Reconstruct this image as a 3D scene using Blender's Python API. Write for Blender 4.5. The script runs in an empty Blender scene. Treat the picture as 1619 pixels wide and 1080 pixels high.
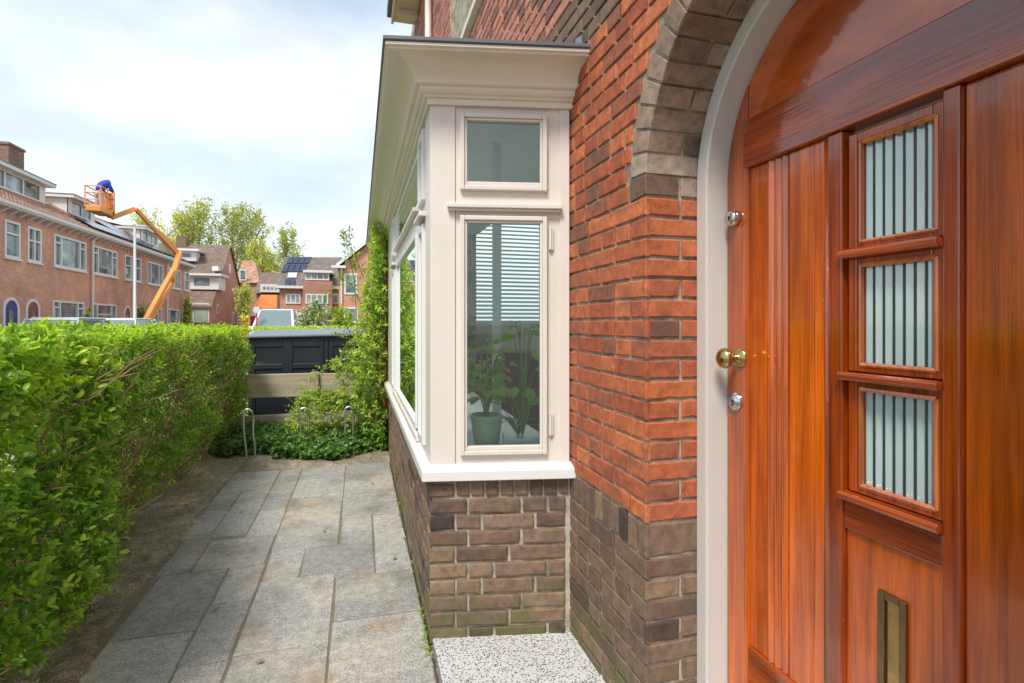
import bpy, math, random
import numpy as np
from mathutils import Vector, Matrix
random.seed(7); RNG = np.random.default_rng(7)
scene = bpy.context.scene
R = math.radians

# ------------------------------------------------------------------ camera
FPX = 850.0; PSI = math.atan(241.5 / FPX); HZ = 511.0; CZ = 1.25
cam_d = bpy.data.cameras.new("camera"); cam = bpy.data.objects.new("camera", cam_d)
scene.collection.objects.link(cam); scene.camera = cam
cam.location = (0, 0, CZ); cam.rotation_euler = (R(90), 0, -PSI)
cam_d.sensor_width = 36.0; cam_d.lens = FPX / 1619 * 36; cam_d.shift_y = -(540 - HZ) / 1619
cam_d.clip_start = 0.05; cam_d.clip_end = 2000

# ------------------------------------------------------------------ world and sun
SUN_EL, SUN_AZ = 54.0, 216.0        # azimuth clockwise from +Y (street side, behind the camera)
w = bpy.data.worlds.new("World"); scene.world = w; w.use_nodes = True
nt = w.node_tree; nt.nodes.clear()
def N(t, kind, **kw):
    n = t.nodes.new(kind)
    for k, v in kw.items():
        if hasattr(n, k): setattr(n, k, v)
        else: n.inputs[k.replace('_', ' ')].default_value = v
    return n
sky = N(nt, 'ShaderNodeTexSky', sky_type='NISHITA', sun_disc=False)
sky.sun_elevation = R(SUN_EL); sky.sun_rotation = R(SUN_AZ); sky.air_density = 1.0; sky.dust_density = 1.2
tc = N(nt, 'ShaderNodeTexCoord')
mp = N(nt, 'ShaderNodeMapping'); mp.inputs['Scale'].default_value = (1.0, 1.0, 2.6); mp.inputs['Location'].default_value = (1.3, 4.2, 0.4)
nz = N(nt, 'ShaderNodeTexNoise'); nz.inputs['Scale'].default_value = 1.9; nz.inputs['Detail'].default_value = 9; nz.inputs['Roughness'].default_value = .55
rp = N(nt, 'ShaderNodeValToRGB'); rp.color_ramp.elements[0].position = .34; rp.color_ramp.elements[1].position = .62
rp.color_ramp.elements[0].color = (.55, .55, .55, 1); rp.color_ramp.elements[1].color = (1, 1, 1, 1)
nz2 = N(nt, 'ShaderNodeTexNoise'); nz2.inputs['Scale'].default_value = 3.1; nz2.inputs['Detail'].default_value = 7
rp2 = N(nt, 'ShaderNodeValToRGB'); rp2.color_ramp.elements[0].position = .3; rp2.color_ramp.elements[1].position = .62
rp2.color_ramp.elements[0].color = (4.2, 5.15, 5.95, 1); rp2.color_ramp.elements[1].color = (5.9, 6.15, 6.3, 1)
mx = N(nt, 'ShaderNodeMixRGB'); bg = N(nt, 'ShaderNodeBackground'); bg.inputs['Strength'].default_value = .1
wo = N(nt, 'ShaderNodeOutputWorld')
L = nt.links.new
L(tc.outputs['Generated'], mp.inputs[0]); L(mp.outputs[0], nz.inputs['Vector']); L(mp.outputs[0], nz2.inputs['Vector'])
L(nz.outputs['Fac'], rp.inputs[0]); L(nz2.outputs['Fac'], rp2.inputs[0])
L(rp.outputs[0], mx.inputs[0]); L(sky.outputs[0], mx.inputs[1]); L(rp2.outputs[0], mx.inputs[2])
L(mx.outputs[0], bg.inputs[0]); L(bg.outputs[0], wo.inputs[0])

sd = bpy.data.lights.new("sun", 'SUN'); so = bpy.data.objects.new("sun", sd); scene.collection.objects.link(so)
sd.energy = 2.3; sd.angle = R(16); sd.color = (1, .95, .87)
az = R(SUN_AZ); el = R(SUN_EL)
dvec = Vector((math.sin(az) * math.cos(el), math.cos(az) * math.cos(el), math.sin(el)))
so.rotation_euler = dvec.to_track_quat('Z', 'Y').to_euler(); so.location = dvec * 30
scene.view_settings.view_transform = 'Standard'; scene.view_settings.look = 'None'
scene.view_settings.exposure = 0.9; scene.view_settings.gamma = 1
scene.render.engine = 'CYCLES'
scene.cycles.max_bounces = 8; scene.cycles.transparent_max_bounces = 12

# ------------------------------------------------------------------ helpers
S_, C_ = math.sin(PSI), math.cos(PSI)
def at(px, py, X=None, Y=None, Z=None):
    """surveyed position of a photo point on a plane of the place (metres)"""
    u = (px - 809.5) / FPX; v = (HZ - py) / FPX
    r = (S_ + u * C_, C_ - u * S_, v)
    t = X / r[0] if X is not None else Y / r[1] if Y is not None else (Z - CZ) / r[2]
    return (r[0] * t, r[1] * t, CZ + r[2] * t)
def crop1(cx, cy): return cx / 3.375, 210 + cy / 3.375
def crop3(cx, cy): return 260 + cx / 4.497, 290 + cy / 4.497
COL = scene.collection
def tag(o, label=None, cat=None, group=None, kind=None):
    if label: o['label'] = label
    if cat: o['category'] = cat
    if group: o['group'] = group
    if kind: o['kind'] = kind
    return o
def thing(name, loc, label, cat, group=None, rz=0):
    o = bpy.data.objects.new(name, None); COL.objects.link(o); o.location = loc; o.rotation_euler = (0, 0, rz)
    o.empty_display_size = .2
    return tag(o, label, cat, group)
def root_loc(o):
    while o.parent: o = o.parent
    return Vector(o.location)
class MB:
    def __init__(s): s.v = []; s.f = []; s.m = None
    def add(s, vs, fs):
        b = len(s.v); s.v += [tuple(v) for v in vs]; s.f += [tuple(i + b for i in f) for f in fs]; return s
    def box(s, x0, x1, y0, y1, z0, z1):
        return s.add([(x0,y0,z0),(x1,y0,z0),(x1,y1,z0),(x0,y1,z0),(x0,y0,z1),(x1,y0,z1),(x1,y1,z1),(x0,y1,z1)],
              [(0,3,2,1),(4,5,6,7),(0,1,5,4),(1,2,6,5),(2,3,7,6),(3,0,4,7)])
    def obox(s, c, ex, ey, ez):
        c, ex, ey, ez = map(Vector, (c, ex, ey, ez)); vs = []
        for k in (-.5, .5):
            for i, j in ((-.5,-.5),(.5,-.5),(.5,.5),(-.5,.5)): vs.append(c + ex*i + ey*j + ez*k)
        return s.add(vs, [(0,3,2,1),(4,5,6,7),(0,1,5,4),(1,2,6,5),(2,3,7,6),(3,0,4,7)])
    def beam(s, a, b, wd, ht=None, up=(0,0,1)):
        a, b = Vector(a), Vector(b); d = b - a; ht = ht or wd
        sx = d.cross(Vector(up)); sx = sx.normalized() if sx.length > 1e-5 else Vector((1,0,0))
        sz = sx.cross(d).normalized()
        return s.obox((a+b)/2, sx*wd, d, sz*ht)
    def tube(s, pts, r, n=8, caps=True):
        pts = [Vector(p) for p in pts]; rs = r if isinstance(r, (list, tuple)) else [r]*len(pts)
        b = len(s.v); up = None
        for i, p in enumerate(pts):
            d = (pts[min(i+1,len(pts)-1)] - pts[max(i-1,0)])
            d = d.normalized() if d.length > 1e-9 else Vector((0,0,1))
            if up is None:
                up = Vector((0,0,1)) if abs(d.z) < .9 else Vector((1,0,0))
            x = d.cross(up); x = x.normalized() if x.length > 1e-6 else Vector((1,0,0)); y = x.cross(d).normalized(); up = y
            for k in range(n):
                a = 2*math.pi*k/n; s.v.append(tuple(p + (x*math.cos(a) + y*math.sin(a))*rs[i]))
        for i in range(len(pts)-1):
            for k in range(n):
                s.f.append((b+i*n+k, b+i*n+(k+1)%n, b+(i+1)*n+(k+1)%n, b+(i+1)*n+k))
        if caps:
            s.f.append(tuple(b+k for k in range(n))[::-1]); s.f.append(tuple(b+(len(pts)-1)*n+k for k in range(n)))
        return s
    def lathe(s, o, axis, prof, n=24):
        o, ax = Vector(o), Vector(axis).normalized(); up = Vector((0,0,1)) if abs(ax.z) < .9 else Vector((1,0,0))
        x = ax.cross(up).normalized(); y = ax.cross(x); b = len(s.v)
        for (r, h) in prof:
            for k in range(n):
                a = 2*math.pi*k/n; s.v.append(tuple(o + ax*h + (x*math.cos(a)+y*math.sin(a))*max(r,1e-4)))
        for i in range(len(prof)-1):
            for k in range(n): s.f.append((b+i*n+k, b+i*n+(k+1)%n, b+(i+1)*n+(k+1)%n, b+(i+1)*n+k))
        s.f.append(tuple(b+k for k in range(n))[::-1]); s.f.append(tuple(b+(len(prof)-1)*n+k for k in range(n)))
        return s
    def prism(s, poly, ax, a0, a1):
        """poly of 2D points extruded along axis ax ('x': (y,z), 'y': (x,z), 'z': (x,y))"""
        def P(p, a): return (a,p[0],p[1]) if ax=='x' else (p[0],a,p[1]) if ax=='y' else (p[0],p[1],a)
        n = len(poly); vs = [P(p,a0) for p in poly] + [P(p,a1) for p in poly]
        fs = [tuple(range(n))[::-1], tuple(range(n,2*n))] + [(i,(i+1)%n,n+(i+1)%n,n+i) for i in range(n)]
        return s.add(vs, fs)
    def build(s, name, mat, parent=None, loc=None, bevel=0, smooth=False, seg=2, norm=True):
        off = root_loc(parent) if parent else Vector(loc) if loc else Vector((0,0,0))
        me = bpy.data.meshes.new(name)
        me.from_pydata([(v[0]-off.x, v[1]-off.y, v[2]-off.z) for v in s.v], [], s.f); me.update()
        if norm:
            import bmesh
            bm = bmesh.new(); bm.from_mesh(me); bmesh.ops.recalc_face_normals(bm, faces=bm.faces)
            big = [f for f in bm.faces if len(f.verts) > 4]
            if big: bmesh.ops.triangulate(bm, faces=big)
            bm.to_mesh(me); bm.free()
        o = bpy.data.objects.new(name, me); COL.objects.link(o); me.materials.append(mat)
        if parent: o.parent = parent
        elif loc: o.location = loc
        if smooth:
            for p in me.polygons: p.use_smooth = True
        if bevel:
            m = o.modifiers.new("bevel", 'BEVEL'); m.width = bevel; m.segments = seg; m.limit_method = 'ANGLE'; m.angle_limit = R(35)
            m.harden_normals = False
        return o

# ------------------------------------------------------------------ materials
def mat(name):
    m = bpy.data.materials.new(name); m.use_nodes = True; t = m.node_tree; t.nodes.clear()
    out = t.nodes.new('ShaderNodeOutputMaterial'); return m, t, out
def ramp(t, stops, interp='LINEAR'):
    r = t.nodes.new('ShaderNodeValToRGB'); r.color_ramp.interpolation = interp; e = r.color_ramp.elements
    while len(e) < len(stops): e.new(.5)
    for i, (p, c) in enumerate(stops): e[i].position = p; e[i].color = (*c, 1) if len(c) == 3 else c
    return r
def noise(t, scale, detail=4, vec=None, rough=.5, sc=None):
    n = t.nodes.new('ShaderNodeTexNoise'); n.inputs['Scale'].default_value = scale; n.inputs['Detail'].default_value = detail; n.inputs['Roughness'].default_value = rough
    src = vec
    if vec is None:
        g = t.nodes.new('ShaderNodeTexCoord'); src = g.outputs['Object']
    if sc:
        m = t.nodes.new('ShaderNodeMapping'); m.inputs['Scale'].default_value = sc; t.links.new(src, m.inputs[0]); src = m.outputs[0]
    t.links.new(src, n.inputs['Vector']); return n
def mix(t, a, b, fac, mode='MIX'):
    m = t.nodes.new('ShaderNodeMixRGB'); m.blend_type = mode
    for i, x in ((0, fac), (1, a), (2, b)):
        if isinstance(x, (int, float)): m.inputs[i].default_value = x if i == 0 else (x, x, x, 1)
        elif isinstance(x, tuple): m.inputs[i].default_value = (*x, 1) if len(x) == 3 else x
        else: t.links.new(x, m.inputs[i])
    return m.outputs[0]
def bump(t, h, strength=.3, dist=.01):
    b = t.nodes.new('ShaderNodeBump'); b.inputs['Strength'].default_value = strength; b.inputs['Distance'].default_value = dist
    t.links.new(h, b.inputs['Height']); return b.outputs[0]
def pbsdf(t, out, col=None, rough=.5, nrm=None, **kw):
    p = t.nodes.new('ShaderNodeBsdfPrincipled')
    if isinstance(col, tuple): p.inputs['Base Color'].default_value = (*col, 1)
    elif col is not None: t.links.new(col, p.inputs['Base Color'])
    if isinstance(rough, (int, float)): p.inputs['Roughness'].default_value = rough
    else: t.links.new(rough, p.inputs['Roughness'])
    if nrm is not None: t.links.new(nrm, p.inputs['Normal'])
    for k, v in kw.items(): p.inputs[k.replace('_', ' ')].default_value = v
    if out: t.links.new(p.outputs[0], out.inputs[0])
    return p
def paint(name, col, rough=.35, var=.06, dirt=.0, bmp=.03, **kw):
    m, t, o = mat(name); n = noise(t, 6, 6); n2 = noise(t, 60, 4)
    c = mix(t, col, tuple(x*(1-var*2.5) for x in col), n.outputs['Fac'])
    if dirt:
        n3 = noise(t, 3.5, 8, rough=.7); r = ramp(t, [(.5,(0,0,0)),(.72,(1,1,1))]); t.links.new(n3.outputs['Fac'], r.inputs[0])
        d = t.nodes.new('ShaderNodeMath'); d.operation = 'MULTIPLY'; d.inputs[1].default_value = dirt; t.links.new(r.outputs[0], d.inputs[0])
        c = mix(t, c, (.30,.27,.17), d.outputs[0])
    n9 = noise(t, 1, 5, sc=(90,90,5)); ad = t.nodes.new('ShaderNodeMath'); ad.operation='ADD'; t.links.new(n2.outputs['Fac'], ad.inputs[0]); t.links.new(n9.outputs['Fac'], ad.inputs[1])
    pbsdf(t, o, c, rough, bump(t, ad.outputs[0], bmp, .006), **kw); return m
def island(t):
    g = t.nodes.new('ShaderNodeNewGeometry'); return g.outputs['Random Per Island']
def brick_mat(name, stops, rough=.8, moss=False):
    m, t, o = mat(name); isl = island(t)
    r = ramp(t, stops, 'CONSTANT' if False else 'LINEAR'); t.links.new(isl, r.inputs[0])
    n1 = noise(t, 28, 6, rough=.65); n2 = noise(t, 220, 5, rough=.7); n3 = noise(t, 7, 3)
    a = ramp(t, [(.32,(.45,.43,.43)),(.5,(.95,.93,.92)),(.68,(1.35,1.28,1.2))]); t.links.new(n1.outputs['Fac'], a.inputs[0])
    c = mix(t, r.outputs[0], a.outputs[0], .75, 'MULTIPLY')
    b = ramp(t, [(.3,(.75,.75,.75)),(.65,(1.12,1.12,1.12))]); t.links.new(n2.outputs['Fac'], b.inputs[0])
    c = mix(t, c, b.outputs[0], .7, 'MULTIPLY')
    # soot stains
    s = ramp(t, [(.56,(0,0,0)),(.68,(1,1,1))]); t.links.new(n3.outputs['Fac'], s.inputs[0])
    k = t.nodes.new('ShaderNodeMath'); k.operation='MULTIPLY'; k.inputs[1].default_value=.5; t.links.new(s.outputs[0], k.inputs[0])
    c = mix(t, c, (.075,.055,.045), k.outputs[0])
    # lime specks
    n4 = noise(t, 90, 3); s4 = ramp(t, [(.68,(0,0,0)),(.73,(1,1,1))]); t.links.new(n4.outputs['Fac'], s4.inputs[0])
    k4 = t.nodes.new('ShaderNodeMath'); k4.operation='MULTIPLY'; k4.inputs[1].default_value=.4; t.links.new(s4.outputs[0], k4.inputs[0])
    c = mix(t, c, (.42,.38,.33), k4.outputs[0])
    if moss:
        g = t.nodes.new('ShaderNodeNewGeometry'); sp = t.nodes.new('ShaderNodeSeparateXYZ'); t.links.new(g.outputs['Position'], sp.inputs[0])
        mr = t.nodes.new('ShaderNodeMapRange'); mr.inputs[1].default_value=.26; mr.inputs[2].default_value=0.0; t.links.new(sp.outputs[2], mr.inputs[0])
        n5 = noise(t, 9, 6); ms = ramp(t, [(.42,(0,0,0)),(.6,(1,1,1))]); t.links.new(n5.outputs['Fac'], ms.inputs[0])
        k5 = t.nodes.new('ShaderNodeMath'); k5.operation='MULTIPLY'; t.links.new(ms.outputs[0], k5.inputs[0]); t.links.new(mr.outputs[0], k5.inputs[1])
        c = mix(t, c, (.10,.11,.03), k5.outputs[0])
    h = t.nodes.new('ShaderNodeMath'); h.operation='ADD'; t.links.new(n1.outputs['Fac'], h.inputs[0]); t.links.new(n2.outputs['Fac'], h.inputs[1])
    pbsdf(t, o, c, rough, bump(t, h.outputs[0], .55, .004)); return m
def mortar_mat(name, col):
    m, t, o = mat(name); n = noise(t, 45, 6, rough=.7); n2 = noise(t, 9, 6, rough=.7)
    c = mix(t, col, tuple(x*.45 for x in col), n.outputs['Fac']); rm_ = ramp(t, [(.42,(0,0,0)),(.62,(.8,.8,.8))]); t.links.new(n2.outputs['Fac'], rm_.inputs[0]); c = mix(t, c, (.13,.11,.085), rm_.outputs[0])
    pbsdf(t, o, c, .95, bump(t, n.outputs['Fac'], .6, .005)); return m
M = {}
M['brick'] = brick_mat('red_brick', [(0,(.33,.075,.03)),(.25,(.47,.125,.042)),(.45,(.37,.095,.04)),(.62,(.56,.165,.055)),(.8,(.43,.12,.05)),(.93,(.31,.10,.05)),(1,(.22,.085,.055))])
M['brick_up'] = brick_mat('upper_red_brick', [(0,(.44,.17,.12)),(.4,(.54,.23,.16)),(.75,(.38,.15,.11)),(.9,(.22,.10,.08)),(1,(.16,.09,.08))])
M['brick_grey'] = brick_mat('dark_brown_brick', [(0,(.16,.10,.068)),(.3,(.22,.145,.095)),(.55,(.12,.076,.055)),(.75,(.26,.18,.115)),(.94,(.09,.06,.048)),(1,(.045,.036,.032))], moss=True)
M['brick_arch'] = brick_mat('arch_brick', [(0,(.26,.175,.125)),(.3,(.36,.265,.20)),(.6,(.15,.09,.06)),(.8,(.29,.20,.14)),(1,(.42,.33,.27))])
M['mortar'] = mortar_mat('mortar', (.60,.53,.41))
M['cream'] = paint('cream_paint', (.72,.66,.60), .33, .05, .08, .10)
M['cream_eave'] = paint('cream_eave_paint', (.74,.67,.54), .3, .04, .10)
M['greypaint'] = paint('frame_paint', (.60,.57,.53), .4, .04)
M['white'] = paint('white_paint', (.72,.70,.68), .3, .03)
M['zinc'] = paint('zinc', (.10,.11,.13), .45, .1, metallic=.0) if False else paint('zinc', (.11,.12,.14), .45, .1)
M['plaster'] = paint('plaster', (.82,.80,.74), .8, .03)
M['darkwood'] = paint('dark_wood', (.09,.035,.02), .4, .2)

def wood_mat(name, axis, light=(.70,.16,.008), dark=(.30,.05,.004), fade=.5):
    m, t, o = mat(name); sc = {'z':(55,55,2.6),'y':(55,2.6,55),'d':(55,4,12)}[axis]
    n = noise(t, 1.0, 10, sc=sc, rough=.68); n2 = noise(t, 2.2, 4, sc={'z':(5,5,.6),'y':(5,.6,5),'d':(5,1,2)}[axis]); n3 = noise(t, 9, 3)
    isl = island(t)
    r = ramp(t, [(.28,dark),(.5,tuple((a+b)/2 for a,b in zip(light,dark))),(.72,light)]); t.links.new(n.outputs['Fac'], r.inputs[0])
    r2 = ramp(t, [(.3,(.5,.42,.4)),(.68,(1.35,1.25,1.1))]); t.links.new(n2.outputs['Fac'], r2.inputs[0])
    c = mix(t, r.outputs[0], r2.outputs[0], .85, 'MULTIPLY')
    fg = noise(t, 1.0, 3, sc={'z':(170,170,3.2),'y':(170,3.2,170),'d':(170,6,22)}[axis], rough=.5); rf2 = ramp(t, [(.30,(.42,.34,.3)),(.47,(.98,.97,.95)),(.64,(1.22,1.2,1.15))]); t.links.new(fg.outputs['Fac'], rf2.inputs[0])
    c = mix(t, c, rf2.outputs[0], .42, 'MULTIPLY')
    ri = ramp(t, [(0,(.66,.58,.56)),(1,(1.25,1.2,1.12))]); t.links.new(isl, ri.inputs[0]); c = mix(t, c, ri.outputs[0], .8, 'MULTIPLY')
    sp = noise(t, 75, 2, sc=(1,1,.5)); rs = ramp(t, [(.765,(0,0,0)),(.78,(1,1,1))]); t.links.new(sp.outputs['Fac'], rs.inputs[0])
    c = mix(t, c, (.45,.22,.08), mix(t, (0,0,0), rs.outputs[0], .5))
    rr = ramp(t, [(.3,(.12,)*3),(.7,(.26,)*3)]); t.links.new(n3.outputs['Fac'], rr.inputs[0])
    wav = noise(t, 5, 3); 
    b1 = bump(t, fg.outputs['Fac'], .22, .002)
    bb = t.nodes.new('ShaderNodeBump'); bb.inputs['Strength'].default_value=.10; bb.inputs['Distance'].default_value=.02; t.links.new(wav.outputs['Fac'], bb.inputs['Height']); t.links.new(b1, bb.inputs['Normal'])
    p = pbsdf(t, o, c, rr.outputs[0], bb.outputs[0]); p.inputs['Specular IOR Level'].default_value = .5
    p.inputs['Coat IOR'].default_value = 1.58; p.inputs['Coat Weight'].default_value = 1.0; p.inputs['Coat Roughness'].default_value = .06; t.links.new(bb.outputs[0], p.inputs['Coat Normal'])
    return m
M['wood_v'] = wood_mat('varnished_wood_upright', 'z')
M['wood_v2'] = wood_mat('varnished_wood_stile', 'z', (.44,.08,.007), (.15,.024,.004))
M['wood_h'] = wood_mat('varnished_wood_rail', 'y', (.44,.085,.008), (.15,.024,.004))
M['wood_hd'] = wood_mat('varnished_wood_arch_boards', 'd', (.66,.15,.009), (.30,.05,.004))
M['wood_bead'] = wood_mat('varnished_wood_bead', 'z', (.60,.20,.05), (.30,.08,.02))

def metal(name, col, rough):
    m, t, o = mat(name); n = noise(t, 30, 5); c = mix(t, col, tuple(x*.55 for x in col), n.outputs['Fac'])
    r = ramp(t, [(.3,(rough*.7,)*3),(.7,(rough*1.4,)*3)]); t.links.new(n.outputs['Fac'], r.inputs[0])
    pbsdf(t, o, c, r.outputs[0], None, Metallic=1.0); return m
M['brass'] = metal('brass', (.60,.42,.17), .25); M['nickel'] = metal('nickel', (.75,.70,.62), .22)
M['chrome'] = metal('chrome', (.75,.76,.78), .15); M['bronze'] = metal('bronze', (.35,.23,.13), .35); M['galv'] = metal('galvanised_steel', (.85,.86,.88), .34)

def glass_mat(name, tint=(.86,.97,.93), boost=.1, body=0.0):
    m, t, o = mat(name); tr = t.nodes.new('ShaderNodeBsdfTransparent'); tr.inputs[0].default_value = (*tint,1)
    gl = t.nodes.new('ShaderNodeBsdfGlossy'); gl.inputs['Roughness'].default_value = .01; gl.inputs[0].default_value=(.9,1,.97,1)
    f = t.nodes.new('ShaderNodeFresnel'); f.inputs[0].default_value = 1.5
    a = t.nodes.new('ShaderNodeMath'); a.operation='ADD'; a.inputs[1].default_value = boost; a.use_clamp=True; t.links.new(f.outputs[0], a.inputs[0])
    mxs = t.nodes.new('ShaderNodeMixShader'); t.links.new(a.outputs[0], mxs.inputs[0]); t.links.new(tr.outputs[0], mxs.inputs[1]); t.links.new(gl.outputs[0], mxs.inputs[2])
    t.links.new(mxs.outputs[0], o.inputs[0]); return m
M['glass'] = glass_mat('window_glass', boost=.05); M['glass_street'] = glass_mat('street_window_glass', boost=.3)
def fluted():
    m, t, o = mat('fluted_glass'); 
    n_ = noise(t, 22, 4, sc=(1,1,.25)); p = pbsdf(t, None, mix(t, (.28,.42,.43), (.50,.63,.62), n_.outputs['Fac']), .16); p.inputs['Specular IOR Level'].default_value=1.0; p.inputs['Coat Weight'].default_value=1; p.inputs['Coat Roughness'].default_value=.03
    p.inputs['Coat IOR'].default_value = 2.0
    tr = t.nodes.new('ShaderNodeBsdfTransparent'); tr.inputs[0].default_value=(.35,.45,.44,1)
    mxs = t.nodes.new('ShaderNodeMixShader')
    g = t.nodes.new('ShaderNodeNewGeometry'); sp = t.nodes.new('ShaderNodeSeparateXYZ'); t.links.new(g.outputs['Normal'], sp.inputs[0])
    ab = t.nodes.new('ShaderNodeMath'); ab.operation='MULTIPLY'; ab.inputs[1].default_value = 1.0; t.links.new(sp.outputs[1], ab.inputs[0])
    sh_ = t.nodes.new('ShaderNodeMath'); sh_.operation='ADD'; sh_.inputs[1].default_value=.5; t.links.new(ab.outputs[0], sh_.inputs[0]); ab = sh_
    rr = ramp(t, [(.22,(.92,)*3),(.42,(.72,)*3),(.60,(.12,)*3)]); t.links.new(ab.outputs[0], rr.inputs[0])  # light and dark reflection bands painted in by which way each flute faces
    t.links.new(rr.outputs[0], mxs.inputs[0]); t.links.new(tr.outputs[0], mxs.inputs[1]); t.links.new(p.outputs[0], mxs.inputs[2])
    t.links.new(mxs.outputs[0], o.inputs[0]); return m
M['fluted'] = fluted()
def pane_mat():
    m, t, o = mat('distant_window_pane'); n = noise(t, 1.3, 3); r = ramp(t, [(.3,(.05,.075,.08)),(.55,(.18,.25,.26)),(.7,(.45,.50,.48))]); t.links.new(n.outputs['Fac'], r.inputs[0])
    pbsdf(t, o, r.outputs[0], .04, Specular_IOR_Level=1.0); return m
M['pane'] = pane_mat()

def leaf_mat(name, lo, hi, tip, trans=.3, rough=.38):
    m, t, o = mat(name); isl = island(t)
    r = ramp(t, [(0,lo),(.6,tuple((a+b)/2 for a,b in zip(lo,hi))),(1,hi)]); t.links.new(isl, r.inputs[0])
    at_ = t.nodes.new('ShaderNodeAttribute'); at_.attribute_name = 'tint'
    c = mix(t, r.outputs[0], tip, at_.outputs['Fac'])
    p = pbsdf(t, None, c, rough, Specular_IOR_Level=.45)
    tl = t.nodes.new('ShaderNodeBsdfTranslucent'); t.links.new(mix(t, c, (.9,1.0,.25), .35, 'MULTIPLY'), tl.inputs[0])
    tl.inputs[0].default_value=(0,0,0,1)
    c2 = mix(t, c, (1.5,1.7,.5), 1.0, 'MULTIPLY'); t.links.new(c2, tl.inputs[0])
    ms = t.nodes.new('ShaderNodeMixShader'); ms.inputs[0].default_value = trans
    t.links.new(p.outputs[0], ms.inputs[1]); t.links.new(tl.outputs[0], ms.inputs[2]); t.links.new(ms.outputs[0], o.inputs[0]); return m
M['hedge_leaf'] = leaf_mat('hedge_leaf', (.055,.17,.03), (.31,.53,.055), (.58,.71,.08), .42)
M['climber_leaf'] = leaf_mat('climber_leaf', (.07,.17,.025), (.22,.38,.04), (.50,.58,.08), .35)
M['ivy_leaf'] = leaf_mat('ivy_leaf', (.03,.10,.02), (.09,.22,.04), (.3,.40,.07), .2)
M['tree_leaf'] = leaf_mat('spring_tree_leaf', (.24,.28,.09), (.38,.42,.13), (.58,.56,.16), .35, .6)
M['bush_leaf'] = leaf_mat('bush_leaf', (.06,.14,.03), (.2,.3,.05), (.75,.75,.62), .2)
M['gold_leaf'] = leaf_mat('yellow_leaf', (.30,.32,.03), (.55,.5,.04), (.7,.6,.05), .3)
M['dryleaf'] = paint('dry_leaf', (.35,.2,.09), .7, .2)
M['house_leaf'] = leaf_mat('houseplant_leaf', (.14,.36,.05), (.48,.62,.12), (.85,.26,.08), .4)
def bark(name, a, b):
    m, t, o = mat(name); n = noise(t, 30, 5, sc=(1,1,.3)); pbsdf(t, o, mix(t, a, b, n.outputs['Fac']), .9, bump(t, n.outputs['Fac'], .5, .01)); return m
M['twig'] = bark('twig_bark', (.34,.22,.12), (.14,.095,.055)); M['bark'] = bark('tree_bark', (.30,.26,.19), (.14,.12,.09))

def plank_mat():
    m, t, o = mat('weathered_planks'); n = noise(t, 1, 7, sc=(1.5,30,22), rough=.6); n2 = noise(t, 3, 5)
    r = ramp(t, [(.3,(.30,.22,.14)),(.7,(.58,.46,.32))]); t.links.new(n.outputs['Fac'], r.inputs[0])
    c = mix(t, r.outputs[0], (.36,.32,.25), n2.outputs['Fac']); pbsdf(t, o, c, .85, bump(t, n.outputs['Fac'], .4, .004)); return m
M['plank'] = plank_mat()
M['anthracite'] = paint('anthracite_plastic', (.022,.028,.04), .42, .2, bmp=.1); M['lid'] = paint('grey_lid', (.16,.20,.25), .35, .1)

def slab_mat():
    m, t, o = mat('concrete_slabs'); isl = island(t)
    r = ramp(t, [(0,(.22,.215,.205)),(.5,(.275,.27,.255)),(1,(.34,.33,.31))]); t.links.new(isl, r.inputs[0])
    v = noise(t, 120, 3, rough=.8); rv = ramp(t, [(.36,(.5,.5,.5)),(.5,(.97,.97,.97)),(.64,(1.5,1.5,1.5))]); t.links.new(v.outputs['Fac'], rv.inputs[0])
    c = mix(t, r.outputs[0], rv.outputs[0], .85, 'MULTIPLY')
    n = noise(t, 1.8, 7, rough=.62); a = ramp(t, [(.48,(0,0,0)),(.62,(1,1,1))]); t.links.new(n.outputs['Fac'], a.inputs[0])
    k = t.nodes.new('ShaderNodeMath'); k.operation='MULTIPLY'; k.inputs[1].default_value=.5; t.links.new(a.outputs[0], k.inputs[0])
    c = mix(t, c, (.46,.41,.33), k.outputs[0])
    n4 = noise(t, 3.4, 6, sc=(1,1,1)); b = ramp(t, [(.56,(0,0,0)),(.68,(1,1,1))]); t.links.new(n4.outputs['Fac'], b.inputs[0])
    k2 = t.nodes.new('ShaderNodeMath'); k2.operation='MULTIPLY'; k2.inputs[1].default_value=.45; t.links.new(b.outputs[0], k2.inputs[0])
    c = mix(t, c, (.26,.15,.06), k2.outputs[0])
    n5 = noise(t, 2.6, 6, sc=(1.3,.8,1)); b5 = ramp(t, [(.55,(0,0,0)),(.7,(1,1,1))]); t.links.new(n5.outputs['Fac'], b5.inputs[0])
    k3 = t.nodes.new('ShaderNodeMath'); k3.operation='MULTIPLY'; k3.inputs[1].default_value=.6; t.links.new(b5.outputs[0], k3.inputs[0])
    c = mix(t, c, (.12,.12,.085), k3.outputs[0])
    n6 = noise(t, 24, 7, rough=.75); r6 = ramp(t, [(.33,(.68,.68,.66)),(.5,(1,1,1)),(.68,(1.35,1.32,1.26))]); t.links.new(n6.outputs['Fac'], r6.inputs[0])
    c = mix(t, c, r6.outputs[0], .9, 'MULTIPLY')
    n7 = noise(t, 11, 5, rough=.8); r7 = ramp(t, [(.62,(0,0,0)),(.68,(.6,.6,.6))]); t.links.new(n7.outputs['Fac'], r7.inputs[0])
    c = mix(t, c, (.5,.47,.42), r7.outputs[0])
    pbsdf(t, o, c, .8, bump(t, v.outputs['Fac'], .45, .004)); return m
M['slab'] = slab_mat()
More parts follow.
